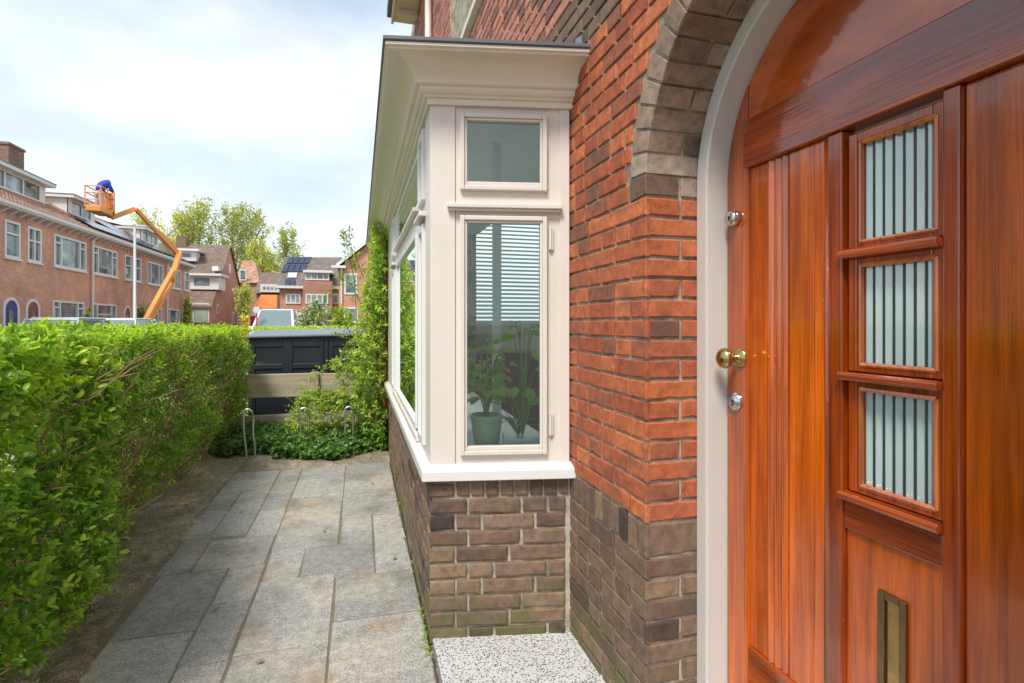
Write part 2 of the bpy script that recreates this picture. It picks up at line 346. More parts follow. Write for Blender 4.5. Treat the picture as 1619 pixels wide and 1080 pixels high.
def soil_mat():
    m, t, o = mat('soil'); n = noise(t, 14, 8, rough=.7); n2 = noise(t, 110, 4, rough=.7); n3 = noise(t, 4, 4)
    r = ramp(t, [(.3,(.20,.165,.125)),(.55,(.38,.325,.25)),(.75,(.56,.50,.41))]); t.links.new(n.outputs['Fac'], r.inputs[0])
    r3 = ramp(t, [(.5,(0,0,0)),(.65,(1,1,1))]); t.links.new(n3.outputs['Fac'], r3.inputs[0])
    k = t.nodes.new('ShaderNodeMath'); k.operation='MULTIPLY'; k.inputs[1].default_value=.3; t.links.new(r3.outputs[0], k.inputs[0])
    c = mix(t, r.outputs[0], (.12,.13,.05), k.outputs[0])
    g2 = ramp(t, [(.34,(.45,.43,.4)),(.5,(1,1,1)),(.66,(1.6,1.55,1.45))]); t.links.new(n2.outputs['Fac'], g2.inputs[0]); c = mix(t, c, g2.outputs[0], .9, 'MULTIPLY')
    h = t.nodes.new('ShaderNodeMath'); h.operation='ADD'; t.links.new(n.outputs['Fac'], h.inputs[0]); t.links.new(n2.outputs['Fac'], h.inputs[1])
    pbsdf(t, o, c, .95, bump(t, h.outputs[0], 1.0, .02)); return m
M['soil'] = soil_mat(); M['sand'] = mortar_mat('joint_sand', (.27,.22,.15))
def terrazzo_mat():
    m, t, o = mat('terrazzo'); g = t.nodes.new('ShaderNodeTexCoord')
    v = t.nodes.new('ShaderNodeTexVoronoi'); v.feature='F1'; v.inputs['Scale'].default_value=125; v.inputs['Randomness'].default_value=1
    t.links.new(g.outputs['Object'], v.inputs['Vector'])
    sc = t.nodes.new('ShaderNodeSeparateColor'); t.links.new(v.outputs['Color'], sc.inputs[0])
    d = ramp(t, [(.36,(1,1,1)),(.46,(0,0,0))]); t.links.new(v.outputs['Distance'], d.inputs[0])
    pick = ramp(t, [(.0,(1,1,1)),(.7,(0,0,0))], 'CONSTANT'); t.links.new(sc.outputs[0], pick.inputs[0])
    k = t.nodes.new('ShaderNodeMath'); k.operation='MULTIPLY'; t.links.new(d.outputs[0], k.inputs[0]); t.links.new(pick.outputs[0], k.inputs[1])
    colr = ramp(t, [(0,(.025,.03,.04)),(.6,(.07,.06,.06)),(1,(.2,.15,.12))]); t.links.new(sc.outputs[1], colr.inputs[0])
    n = noise(t, 5, 5); base = mix(t, (.62,.62,.64), (.46,.45,.43), n.outputs['Fac'])
    c = mix(t, base, colr.outputs[0], k.outputs[0])
    n2 = noise(t, 3, 5); st = ramp(t, [(.6,(0,0,0)),(.75,(1,1,1))]); t.links.new(n2.outputs['Fac'], st.inputs[0])
    k2 = t.nodes.new('ShaderNodeMath'); k2.operation='MULTIPLY'; k2.inputs[1].default_value=.4; t.links.new(st.outputs[0], k2.inputs[0])
    c = mix(t, c, (.5,.4,.25), k2.outputs[0]); pbsdf(t, o, c, .5); return m
M['terrazzo'] = terrazzo_mat()
def grass_mat():
    m, t, o = mat('grass'); n = noise(t, 3, 8, rough=.7); pbsdf(t, o, mix(t, (.10,.17,.03), (.22,.28,.06), n.outputs['Fac']), .9, bump(t, n.outputs['Fac'], .5, .05)); return m
M['grass'] = grass_mat()
def asphalt_mat(name, a, b):
    m, t, o = mat(name); n = noise(t, 40, 6, rough=.7); pbsdf(t, o, mix(t, a, b, n.outputs['Fac']), .9, bump(t, n.outputs['Fac'], .3, .01)); return m
M['asphalt'] = asphalt_mat('asphalt', (.05,.05,.052), (.085,.085,.085)); M['paving'] = asphalt_mat('street_pavement', (.22,.2,.18), (.32,.29,.26))

def far_brick(name, c1, c2, mort):
    m, t, o = mat(name); g = t.nodes.new('ShaderNodeNewGeometry'); sp = t.nodes.new('ShaderNodeSeparateXYZ'); t.links.new(g.outputs['Position'], sp.inputs[0])
    a = t.nodes.new('ShaderNodeMath'); a.operation='ADD'; t.links.new(sp.outputs[0], a.inputs[0]); t.links.new(sp.outputs[1], a.inputs[1])
    cb = t.nodes.new('ShaderNodeCombineXYZ'); t.links.new(a.outputs[0], cb.inputs[0]); t.links.new(sp.outputs[2], cb.inputs[1])
    br = t.nodes.new('ShaderNodeTexBrick'); br.inputs['Scale'].default_value=1; br.inputs['Brick Width'].default_value=.22; br.inputs['Row Height'].default_value=.066
    br.inputs['Mortar Size'].default_value=.007; br.inputs['Color1'].default_value=(*c1,1); br.inputs['Color2'].default_value=(*c2,1); br.inputs['Mortar'].default_value=(*mort,1)
    t.links.new(cb.outputs[0], br.inputs['Vector'])
    n = noise(t, .9, 7, vec=g.outputs['Position'], rough=.65); rr = ramp(t, [(.3,(.68,.68,.7)),(.7,(1.28,1.22,1.15))]); t.links.new(n.outputs['Fac'], rr.inputs[0])
    pbsdf(t, o, mix(t, br.outputs[0], rr.outputs[0], .8, 'MULTIPLY'), .85); return m
M['far_brick'] = far_brick('street_brick', (.62,.29,.18), (.52,.21,.13), (.58,.47,.38))
M['far_brick2'] = far_brick('brown_street_brick', (.44,.21,.15), (.34,.16,.11), (.32,.25,.2))
M['far_brick3'] = far_brick('orange_street_brick', (.60,.26,.16), (.48,.19,.12), (.5,.4,.32))
M['far_dark'] = far_brick('chimney_brick', (.22,.13,.09), (.13,.08,.06), (.24,.2,.16))
def tile_mat(name, stops):
    m, t, o = mat(name); g = t.nodes.new('ShaderNodeNewGeometry')
    v = t.nodes.new('ShaderNodeTexVoronoi'); v.inputs['Scale'].default_value=4.2; t.links.new(g.outputs['Position'], v.inputs['Vector'])
    sc = t.nodes.new('ShaderNodeSeparateColor'); t.links.new(v.outputs['Color'], sc.inputs[0])
    r = ramp(t, stops); t.links.new(sc.outputs[0], r.inputs[0]); n = noise(t, 2, 6, vec=g.outputs['Position']); 
    pbsdf(t, o, mix(t, r.outputs[0], (.12,.09,.07), n.outputs['Fac']), .75); return m
M['tile'] = tile_mat('clay_tiles', [(0,(.42,.18,.11)),(.5,(.62,.31,.19)),(1,(.72,.42,.28))])
M['tile_brown'] = tile_mat('brown_tiles', [(0,(.12,.075,.055)),(.5,(.2,.13,.10)),(1,(.28,.19,.15))])
M['tile_grey'] = tile_mat('grey_tiles', [(0,(.11,.10,.10)),(.5,(.17,.15,.15)),(1,(.24,.21,.2))])
def solar_mat():
    m, t, o = mat('solar_cells'); n = noise(t, 4, 2); pbsdf(t, o, mix(t, (.008,.015,.045), (.02,.035,.09), n.outputs['Fac']), .12, Specular_IOR_Level=.8); return m
M['solar'] = solar_mat()
M['orange'] = paint('orange_paint', (.88,.34,.07), .4, .08); M['orange_roof'] = paint('orange_awning', (.75,.20,.05), .7, .1)
M['red'] = paint('red_paint', (.55,.03,.025), .5, .1); M['blue_door'] = paint('blue_door_paint', (.02,.05,.25), .4, .1)
M['brown_door'] = paint('brown_door_paint', (.25,.07,.04), .4, .1); M['rubber'] = paint('rubber', (.02,.02,.02), .8, .1)
M['silver'] = paint('silver_car_paint', (.45,.47,.5), .25, .03, Coat_Weight=.6); M['whitecar'] = paint('white_car_paint', (.7,.72,.72), .25, .03, Coat_Weight=.6)
M['greycar'] = paint('grey_car_paint', (.12,.13,.15), .25, .03, Coat_Weight=.6)
M['carglass'] = paint('car_glass', (.17,.24,.26), .05, .1, Specular_IOR_Level=1.0)
M['blue'] = paint('blue_cloth', (.02,.06,.42), .85, .1); M['skin'] = paint('skin', (.5,.28,.19), .6, .05); M['trousers'] = paint('pale_trousers', (.55,.56,.62), .85, .1)
M['sign_blue'] = paint('sign_face', (.55,.68,.72), .4, .05); M['lamp_grey'] = paint('lamp_grey', (.5,.52,.52), .4, .05)
M['pot'] = paint('green_glazed_pot', (.36,.52,.38), .3, .08); M['tray'] = paint('pale_blue_tray', (.55,.72,.75), .3, .05)
M['blind'], _t, _o = mat('blind_slats')
_d = _t.nodes.new('ShaderNodeBsdfDiffuse'); _d.inputs[0].default_value=(.85,.87,.83,1); _l = _t.nodes.new('ShaderNodeBsdfTranslucent'); _l.inputs[0].default_value=(.85,.87,.83,1)
_m = _t.nodes.new('ShaderNodeMixShader'); _m.inputs[0].default_value=.45; _t.links.new(_d.outputs[0],_m.inputs[1]); _t.links.new(_l.outputs[0],_m.inputs[2]); _t.links.new(_m.outputs[0],_o.inputs[0]); M['curtain'] = paint('white_curtain', (.88,.88,.86), .8, .03)
M['floor'] = paint('wood_floor', (.3,.2,.12), .5, .1)

# ------------------------------------------------------------------ ground
g = MB()
g.add([(-400,-300,-.06),(400,-300,-.06),(400,700,-.06),(-400,700,-.06)], [(0,1,2,3)])
tag(g.build('ground', M['paving']), kind='structure')
tag(MB().box(-11,-4.5,-60,300,-.2,-.056).build('road', M['asphalt']), kind='structure')
# soil bed of the front garden: lumpy sheet
def sheet(x0,x1,y0,y1,nx,ny,zf):
    b = MB(); vs = [(x0+(x1-x0)*i/nx, y0+(y1-y0)*j/ny, zf(x0+(x1-x0)*i/nx, y0+(y1-y0)*j/ny)) for j in range(ny+1) for i in range(nx+1)]
    fs = [(j*(nx+1)+i, j*(nx+1)+i+1, (j+1)*(nx+1)+i+1, (j+1)*(nx+1)+i) for j in range(ny) for i in range(nx)]
    return b.add(vs, fs)
def soilz(x, y):
    b = .012*math.sin(x*9+y*3)*math.sin(y*7-x*2) + .006*math.sin(x*31+y*17) + random.uniform(-.003,.003)
    edge = -.90 - .06*min(1,max(0,(y-2.2)/1.2)) + .02*math.sin(y*4)+.012*math.sin(y*17)+.008*math.sin(y*41+1)+random.uniform(-.008,.008)
    up = min(1, max(0, (edge - x)/.09)); upb = min(1, max(0, (y-4.9-.04*math.sin(x*6)-.02*math.sin(x*19))/.12))
    k = max(up, upb)
    return -.03*(1-k) + k*(.018 + b) + .04*max(0,min(1,(-1.15-x)/.3))
tag(sheet(-2.6,.9,-.5,6.6,150,260,soilz).build('soil', M['soil'], smooth=True), kind='structure')
tag(MB().box(-1.02,.262,-.5,5.0,-.05,-.005).build('path_bedding', M['sand']), kind='structure')
sl = MB()
def slab(x0,x1,y0,y1):
    g_ = .0026; x0+=g_; x1-=g_; y0+=g_; y1-=g_
    t_ = [random.uniform(-.0025,.0025) for _ in range(4)]; jx = [random.uniform(-.004,.004) for _ in range(4)]
    b = .005; P = [(x0,y0),(x1,y0),(x1,y1),(x0,y1)]; I = [(x0+b,y0+b),(x1-b,y0+b),(x1-b,y1-b),(x0+b,y1-b)]
    vs = [(p[0]+j,p[1]+j*.5,-.04) for p,j in zip(P,jx)] + [(p[0]+j,p[1]+j*.5,-.006+k) for p,k,j in zip(P,t_,jx)] + [(p[0]+j,p[1]+j*.5,0+k) for p,k,j in zip(I,t_,jx)]
    sl.add(vs, [(0,1,5,4),(1,2,6,5),(2,3,7,6),(3,0,4,7),(4,5,9,8),(5,6,10,9),(6,7,11,10),(7,4,8,11),(8,9,10,11)])
def col(x0,x1,ys):
    for a,b in zip(ys,ys[1:]): slab(x0,x1,a,b)
col(-.11,.262,[1.0,1.56,1.97,2.37,2.78]); col(.08,.262,[2.78,3.2,3.62]); col(-.285,.08,[2.78,3.2]); col(-.46,-.285,[2.83,3.2])
col(-.11,.08,[3.2,3.63]); col(-.11,.262,[3.63,4.06,4.5,4.97])
col(-.46,-.11,[1.0,1.7,2.23,2.83]); col(-.47,-.11,[3.2,3.7,4.13,4.56,4.99])
col(-.64,-.46,[.9,1.55,2.21,2.66,3.03]); col(-.64,-.47,[3.45,3.55+.35,4.3,4.95])
col(-.82,-.47,[3.03,3.45]); col(-.97,-.82,[3.03,3.5])
col(-.95,-.64,[.8,1.45,2.03,2.46,3.03]); col(-1.0,-.84,[3.5,4.0,4.4]); col(-.84,-.64,[3.5,3.95,4.4]); col(-1.0,-.64,[4.4,4.95])
tag(sl.build('garden_path', M['slab']), kind='structure')

# ------------------------------------------------------------------ the near house
HX = .82; CY, CZA, RA = .93, 1.66, .50            # facade plane; arch centre and radius
house = thing('brick_house', (HX,1.43,0), 'red brick house in the foreground with arched varnished door and cream bay window', 'house')
def arc(r, n=24, a0=0, a1=math.pi): return [(CY + r*math.cos(a0+(a1-a0)*i/n), CZA + r*math.sin(a0+(a1-a0)*i/n)) for i in range(n+1)]
# wall core with arch and bay openings
MORT = .0075
outl = [(1.43+MORT,-.1)] + arc(RA+MORT,40) + [(.43-MORT,-.1),(-1.6,-.1),(-1.6,6.0),(14,6.0),(14,-.1),(5.25,-.1),(5.25,2.2),(2.16,2.2),(2.16,-.1)]
MB().prism(outl,'x',HX+MORT,1.12).build('mortar_core', M['mortar'], house)

def brick(mb, o, u, n, u0, u1, z0, z1, j=.0012, b=.0035, prot=0.0, fine=True):
    """one worn brick on plane o + s*u, facing n, sunk to the mortar; its front edge is split so that it chips"""
    ns = max(1, int((u1-u0)/.028)) if fine else 1; nz = 2 if fine else 1
    tl = random.uniform(-.0012,.0012); tz = random.uniform(-.0008,.0008); prot += random.uniform(-.0008,.0010)
    ring_ = [(i/ns,0) for i in range(ns)]+[(1,k/nz) for k in range(nz)]+[(1-i/ns,1) for i in range(ns)]+[(0,1-k/nz) for k in range(nz)]
    m = len(ring_); P = []; chip = [random.uniform(0,.0035) if random.random()<.12 else 0 for _ in ring_]
    for (d, ins) in ((-.014,0),(-.003,0),(0,b)):
        for q,(a_,c_) in enumerate(ring_):
            s = u0+(u1-u0)*a_; z = z0+(z1-z0)*c_; k = ins + (chip[q] if d > -.01 else 0)
            cx = 1 if a_ < .01 else -1 if a_ > .99 else 0; cz = 1 if c_ < .01 else -1 if c_ > .99 else 0
            s += cx*k + random.uniform(-j,j)*.7; z += cz*k + random.uniform(-j,j)*.8 + tz*(a_-.5)*2
            dd = d + prot + tl*(a_-.5)*2 + random.uniform(-j,j)*.4 - (chip[q]*.5 if d == 0 else 0)
            P.append((o[0]+u[0]*s+n[0]*dd, o[1]+u[1]*s+n[1]*dd, z))
    F = [(rr*m+q, rr*m+(q+1)%m, (rr+1)*m+(q+1)%m, (rr+1)*m+q) for rr in (0,1) for q in range(m)]
    sc_ = (u0+u1)/2; P.append((o[0]+u[0]*sc_+n[0]*(prot+.0004), o[1]+u[1]*sc_+n[1]*(prot+.0004), (z0+z1)/2))
    if fine and m > 4:
        # quads across the face
        T = 2*m
        for i in range(ns):
            lo0, lo1 = T+i, T+(i+1) ; hi0, hi1 = T+(2*ns+nz-i)%m, T+(2*ns+nz-i-1)
            F.append((lo0,lo1,hi1,hi0) if i not in (0,ns-1) else (lo0,lo1,hi1,hi0))
        # mid points on the short sides close the fan
        F.append((T+ns, T+ns+1, T+ns+2)); F.append((T, T+(2*ns+2*nz-1), T+(2*ns+nz)%m))
        P.pop()
    else:
        P.pop(); F.append(tuple(range(2*m,3*m)))
    mb.add(P, F)
def rows(s0, s1, first=None, seed=None):
    """wild bond: random stretchers and headers from s0 to s1"""
    s = s0; out = []; run = 0
    if first: out.append((s, s+first-.01)); s += first
    while s < s1-.02:
        l = .215 if (random.random() < .62 and run < 3) else .105
        run = run+1 if l > .2 else 0
        e = min(s+l, s1)
        if s1-e < .04: e = s1
        out.append((s, e-.0125)); s = e
    return out
CH = .0612
red, up, grey = MB(), MB(), MB()
U, NX = (0,1), (-1,0)
def in_ring(y, z, r=RA+.108): return z > CZA-.03 and (y-CY)**2+(z-CZA)**2 < r*r
def facade_row(z0, z1, mb_of):
    bands = []
    if z1 < 2.2: bands = [(1.43, 2.125)] if z0 < 1.62 else [(.93, 2.125)]
    else: bands = [(.1, 13)]
    for a,b in bands:
        ff = random.choice([.105,.215,.16]) if a < 1.4 else (.105 if int(round(z0/CH))%2 else .215)
        for (s0,s1) in rows(a, b, ff):
            if z0 > 1.62:
                # trim by the arch ring
                zt = (z0+z1)/2; h = zt-CZA; rr = RA+.114
                if h < rr:
                    yc = CY + math.sqrt(max(0, rr*rr-max(0,h)**2))
                    yl = CY - (yc-CY)
                    if s1 <= yc+.01 and s0 >= yl-.01: continue
                    if s0 < yc < s1: s0 = yc
                    if s0 < yl < s1: s1 = yl
                    if s1-s0 < .02: continue
            if 2.4 < s1 and s0 < 5.05 and z1 > 3.5 and z0 < 5.3:      # upper window
                if s0 < 2.4: s1 = 2.4
                elif s1 > 5.05: s0 = max(s0,5.05)
                else: continue
                if s1-s0 < .02: continue
            brick(mb_of, (HX,0), U, NX, s0, s1, z0+.0045, z1-.0045, fine=(z0<2.9))
k = 0; z = .651
while z < 5.8:
    z1 = z + CH; facade_row(z, z1, red if z < 2.30 else grey if z < 2.52 else up); z = z1
# soldier course and dark plinth of the facade
s = 1.43
while s < 2.1:
    brick(grey, (HX,0), U, NX, s, s+.052, .552, .646); s += .0615
zz = .547
while zz > -.05:
    for (s0,s1) in rows(1.43, 2.125, .105 if int(zz*100)%2 else .215): brick(grey, (HX,0), U, NX, s0, s1, zz-.064+.005, zz-.004)
    zz -= .064
# reveal of the doorway: faces -Y at y = 1.43
RU, RN = (1,0), (0,-1)
def reveal_row(mbr, z0, z1, i, arr=None):
    segs = [(0,.115),(.125,.20)] if i % 2 else [(0,.20)]
    for (a,b) in segs: brick(mbr, (HX,1.43), RU, RN, a+.001, b, z0+.005, z1-.005)
i = 0; z = .651
while z < 1.62: reveal_row(red, z, z+CH, i); z += CH; i += 1
reveal_row(grey, .547, .651, 0); zz = .547
while zz > -.05: reveal_row(grey, zz-.064, zz, i); zz -= .064; i += 1
red.build('wall', M['brick'], house); 
# arch ring voussoirs and soffit
ring = MB(); nv = 26; AE = .056
for q in range(nv):
    a0 = -AE+(math.pi+2*AE)*q/nv + .008; a1 = -AE+(math.pi+2*AE)*(q+1)/nv - .008
    def pt(r,a,x): return (x, CY+r*math.cos(a), CZA+r*math.sin(a))
    jr = random.uniform(-.004,.003)
    for (xa,xb) in ([(HX,HX+.20)] if q%2 else [(HX,HX+.112),(HX+.122,HX+.20)]):
        first = xa == HX; vs = []
        nseg = 3; r0 = RA+jr; r1 = RA+.1; bb = .003
        for x,ins in ((xa,bb),(xa+bb,0),(xb,0)):
            for sgm in range(nseg+1):
                a = a0+(a1-a0)*sgm/nseg; a_ = a + (ins*2 if sgm==0 else -ins*2 if sgm==nseg else 0)
                vs.append(pt(r0+ins,a_,x+random.uniform(-.0006,.0006)))
            for sgm in range(nseg+1):
                a = a1-(a1-a0)*sgm/nseg; vs.append(pt(r1-ins,a,x))
        n_ = 2*(nseg+1); fs = [tuple(range(n_))]
        for rr in range(2):
            for c_ in range(n_): fs.append((rr*n_+c_, rr*n_+(c_+1)%n_, (rr+1)*n_+(c_+1)%n_, (rr+1)*n_+c_))
        ring.add(vs, fs)
ring.build('door_arch', M['brick_arch'], house)
up.build('upper_wall', M['brick_up'], house)

# --- the bay window
A = Vector((.84,2.016)); B = Vector((.27,2.13)); FAR = 7.3
d1 = (A-B).normalized(); n1 = Vector((d1.y,-d1.x)); n1 = n1 if n1.y < 0 else -n1; n2 = Vector((-1,0))
den = n1.x*n2.y-n1.y*n2.x; mit = Vector(((n2.y-n1.y)/den, (n1.x-n2.x)/den))
def sideP(s, d, z): p = B + d1*s + n1*d; return (p.x,p.y,z)
# bay brick parapet
core = MB(); cp = [B+mit*-.002, A, Vector((.84,5.3)), Vector((.276,5.3))]
cp = [(B.x+.008,B.y+.008),(A.x,A.y+.01),(.84,5.3),(B.x+.008,5.3)]
core.prism(cp,'z',-.08,.63).build('bay_mortar', M['mortar'], house)
Bb = (B.x-.002, B.y)
def su(a): return (d1.x,d1.y)
lens = .552
bbase = MB()
s = .105
brick(bbase, Bb, (d1.x,d1.y), (n1.x,n1.y), 0, .095, .563, .61)
brick(bbase, Bb, (d1.x,d1.y), (n1.x,n1.y), 0, .095, .617, .632)
while s < lens-.03:
    e = min(s+.05, lens); brick(bbase, Bb, (d1.x,d1.y), (n1.x,n1.y), s, e, .563, .635, j=.0015, b=.006); s += .0585
zz = .555; i = 0
while zz > -.04:
    for (s0,s1) in rows(0, lens, .155 if i%2 == 0 else .105):
        brick(bbase, Bb, (d1.x,d1.y), (n1.x,n1.y), s0, s1, zz-.064+.005, zz-.005, j=.0016, b=.006, prot=random.uniform(-.001,.001))
    for (s0,s1) in rows(0, 3.1, .105 if i%2 == 0 else .215):
        brick(bbase, Bb, (0,1), (-1,0), s0+.004, s1, zz-.064+.004, zz-.004, j=.0022, b=.004, prot=random.uniform(-.002,.002))
    zz -= .064; i += 1
s = .004
while s < 3.1: brick(bbase, Bb, (0,1), (-1,0), s, s+.05, .563, .632, j=.0015); s += .0595
bbase.build('bay_brick_base', M['brick_grey'], house)
grey.build('brown_brick_base', M['brick_grey'], house)
# pier beyond the bay
pier = MB()
zz = .0
while zz < 2.15:
    for (s0,s1) in rows(0,1.6,random.choice([.1,.2])): brick(pier, (.285,5.35), (0,1), (-1,0), s0,s1, zz+.005, zz+.056)
    zz += CH
pier.box(.292,.84,5.36,7.0,-.05,2.12)
pier.build('brick_pier', M['brick'], house)

bay = bpy.data.objects.new('bay_window', None); COL.objects.link(bay); bay.parent = house
def sweep(mb, prof, yend=FAR, closed=True):
    stations = []
    for (o_, z_) in prof:
        pass
    def st(which):
        out = []
        for (o_, z_) in prof:
            if which == 0: p = A + n1*o_ ; p = p + d1*(.03)
            elif which == 1: p = B + mit*o_
            else: p = Vector((B.x-o_, yend))
            out.append((p.x,p.y,z_))
        return out
    vs = st(0)+st(1)+st(2); n = len(prof); fs = []
    for r_ in range(2):
        for i_ in range(n if closed else n-1): fs.append((r_*n+i_, r_*n+(i_+1)%n, (r_+1)*n+(i_+1)%n, (r_+1)*n+i_))
    fs += [tuple(range(n)), tuple(range(2*n,3*n))]
    return mb.add(vs, fs)
cove = [(.062+.098*(1-math.cos(t_*math.pi/2))**.9, 2.190+.083*math.sin(t_*math.pi/2)) for t_ in [i/10 for i in range(11)]]
cprof = [(-.05,2.11),(.012,2.11),(.012,2.138),(.022,2.141),(.026,2.150),(.036,2.156),(.044,2.168),(.046,2.180),(.058,2.184),(.062,2.190)] + cove[1:] + [(.168,2.274),(.170,2.282),(.180,2.286),(.180,2.300),(-.05,2.300)]
sweep(MB(), [(a_, 2.11+(b_-2.11)*.82) for a_,b_ in cprof]).build('cornice', M['cream_eave'], bay, bevel=.001, seg=1)
sweep(MB(), [(-.06,2.2665),(.183,2.2665),(.188,2.270),(.188,2.281),(.18,2.286),(-.2,2.31),(-.2,2.2665)]).build('zinc_flashing', M['zinc'], bay)
sweep(MB(), [(-.05,.632),(.034,.632),(.036,.636),(.036,.670),(.032,.676),(-.004,.692),(-.05,.692)], 5.36).build('sill', M['white'], bay, bevel=.003)
def sidebox(mb, s0,s1,z0,z1,d0,d1_):
    vs = [sideP(s,d,z) for z in (z0,z1) for (s,d) in ((s0,d0),(s1,d0),(s1,d1_),(s0,d1_))]
    return mb.add(vs, [(0,3,2,1),(4,5,6,7),(0,1,5,4),(1,2,6,5),(2,3,7,6),(3,0,4,7)])
def ringbox(mb, fn, s0,s1,z0,z1,w_,d0,d1_, wb=None):
    wb = wb or w_
    fn(mb, s0,s0+w_,z0,z1,d0,d1_); fn(mb, s1-w_,s1,z0,z1,d0,d1_)
    fn(mb, s0+w_,s1-w_,z0,z0+wb,d0,d1_); fn(mb, s0+w_,s1-w_,z1-w_,z1,d0,d1_)
# corner post is a mitred prism
pc = [B, B+d1*.098, B+d1*.098-n1*.06, Vector((B.x+.05,2.30)), Vector((B.x,2.30))]
MB().prism([(p.x,p.y) for p in pc],'z',.688,2.112).build('corner_post', M['cream'], bay, bevel=.003)
fr = MB()
D0 = -.05; D1 = -.007
sidebox(fr, .099,.125,.688,2.112,D0,D1); sidebox(fr,.455,.552,.688,2.112,D0,D1)
sidebox(fr,.125,.455,.688,.74,D0,D1-.0); sidebox(fr,.125,.455,1.668,1.788,D0,D1); sidebox(fr,.125,.455,2.075,2.112,D0,D1)
fr.build('side_frame', M['cream'], bay)
sidebox(MB(), .518,.556,.688,2.112,-.006,.0).build('edge_board', M['cream'], bay, bevel=.002)
tb = MB(); sidebox(tb,.066,.523,1.704,1.722,-.006,.028); sidebox(tb,.07,.519,1.694,1.704,-.006,.018)
tb.build('drip_moulding', M['cream'], bay, bevel=.003)
for (z0,z1,g0,g1) in ((1.778,2.083,1.806,2.053),(.727,1.676,.766,1.642)):
    c_ = MB(); ringbox(c_, sidebox, .117,.464,z0,z1,.018,-.03,.014)
    ringbox(c_, sidebox, .1351,.4459,z0+.0181,z1-.0181,.010,-.03,.006,.016)
    c_.build('casement', M['cream'], bay, bevel=.003)
    gl = MB(); gl.add([sideP(.144,-.012,z0+.027),sideP(.437,-.012,z0+.027),sideP(.437,-.012,z1-.027),sideP(.144,-.012,z1-.027)], [(0,1,2,3)])
    gl.build('pane', M['glass'], bay, norm=False)
for (z0,z1) in ((1.545,1.634),(.80,.885)):
    h_ = MB(); a_ = sideP(.478,.004,z0); b_ = sideP(.478,.004,z1); h_.tube([a_,b_], .006, 10); sidebox(h_, .472,.49,z0,z1,-.006,.003)
    h_.build('hinge', M['cream'], bay)
# front of the bay
XF = B.x
def frontbox(mb, y0,y1,z0,z1,d0,d1_): return mb.box(XF-d1_,XF-d0,y0,y1,z0,z1)
ff = MB()
for (a_,b_) in ((2.301,2.32),(2.50,2.66),(4.14,4.30),(4.56,5.34)): frontbox(ff, a_,b_,.688,2.112,-.05,-.004 if b_ < 5 else -.0)
for (a_,b_) in ((2.32,2.50),(2.66,4.14),(4.30,4.56)):
    frontbox(ff,a_,b_,.688,.735,-.05,-.007); frontbox(ff,a_,b_,1.69,1.80,-.05,-.007); frontbox(ff,a_,b_,2.07,2.112,-.05,-.007)
ff.build('front_frame', M['white'], bay, bevel=.002)
fm = MB()
for (a_,b_) in ((2.28,2.53),(4.27,4.6)): frontbox(fm,a_,b_,1.702,1.722,-.01,.028)
frontbox(fm,2.62,4.18,1.79,1.81,-.01,.022)
for yy in (2.7,3.6,): pass
fm.build('front_drip_moulding', M['cream'], bay, bevel=.003)
for (a_,b_) in ((2.315,2.505),(4.295,4.565)):
    for (z0,z1) in ((.727,1.676),(1.778,2.083)):
        c_ = MB(); ringbox(c_, frontbox, a_,b_,z0,z1,.03,-.03,.012); c_.build('casement', M['white'], bay, bevel=.003)
        MB().add([(XF+.012,a_+.028,z0+.028),(XF+.012,b_-.028,z0+.028),(XF+.012,b_-.028,z1-.028),(XF+.012,a_+.028,z1-.028)],[(0,1,2,3)]).build('pane', M['glass'], bay, norm=False)
c_ = MB(); ringbox(c_, frontbox, 2.66,4.14,.735,1.69,.02,-.02,.006); c_.build('fixed_window_bead', M['white'], bay, bevel=.002)
for (z0,z1) in ((.74,1.69),(1.80,2.07)):
    MB().add([(XF+.01,2.665,z0),(XF+.01,4.135,z0),(XF+.01,4.135,z1),(XF+.01,2.665,z1)],[(0,1,2,3)]).build('pane', M['glass'], bay, norm=False)
# small timber block lying on the front sill ledge
frontbox(MB(), 2.55,4.35,.693,.722,-.004,.016).build('sill_ledge', M['cream'], bay, bevel=.004)
# room behind the bay
rm = MB()
rm.add([(5,2.0,.1),(5,6.2,.1),(5,6.2,.9),(5,2.0,.9)],[(0,1,2,3)])  # rear wall left open above to brighten the room with daylight
rm.add([(1.12,6.2,.1),(5,6.2,.1),(5,6.2,1.27),(1.12,6.2,1.27)],[(0,1,2,3)])  # far wall kept low, opened above so daylight backlights the blind
rm.add([(1.12,2.0,.1),(5,2.0,.1),(5,2.0,2.5),(1.12,2.0,2.5)],[(0,1,2,3)])
rm.add([(1.1,1.9,2.5),(5,1.9,2.5),(5,6.2,2.5),(1.1,6.2,2.5)],[(0,1,2,3)]); rm.add([(.3,2.15,2.13),(1.13,2.0,2.13),(1.13,5.3,2.13),(.3,5.3,2.13)],[(0,1,2,3)])
rm.box(.33,1.119,5.26,5.30,.1,2.19)
rm.build('interior_wall', M['plaster'], house, norm=False)
MB().box(.33,.86,5.0,5.25,.7,.75).box(1.13,4.99,2.01,6.19,.05,.1).build('interior_floor', M['floor'], house)
ib = MB(); ib.prism([(.325,2.185),(.84,2.085),(.84,5.24),(.325,5.24)],'z',.694,.722); ib.build('window_board', M['white'], house)
# light hallway behind the door
MB().box(1.6,1.62,0,2.0,0,2.4).build('hall_wall', M['plaster'], house)

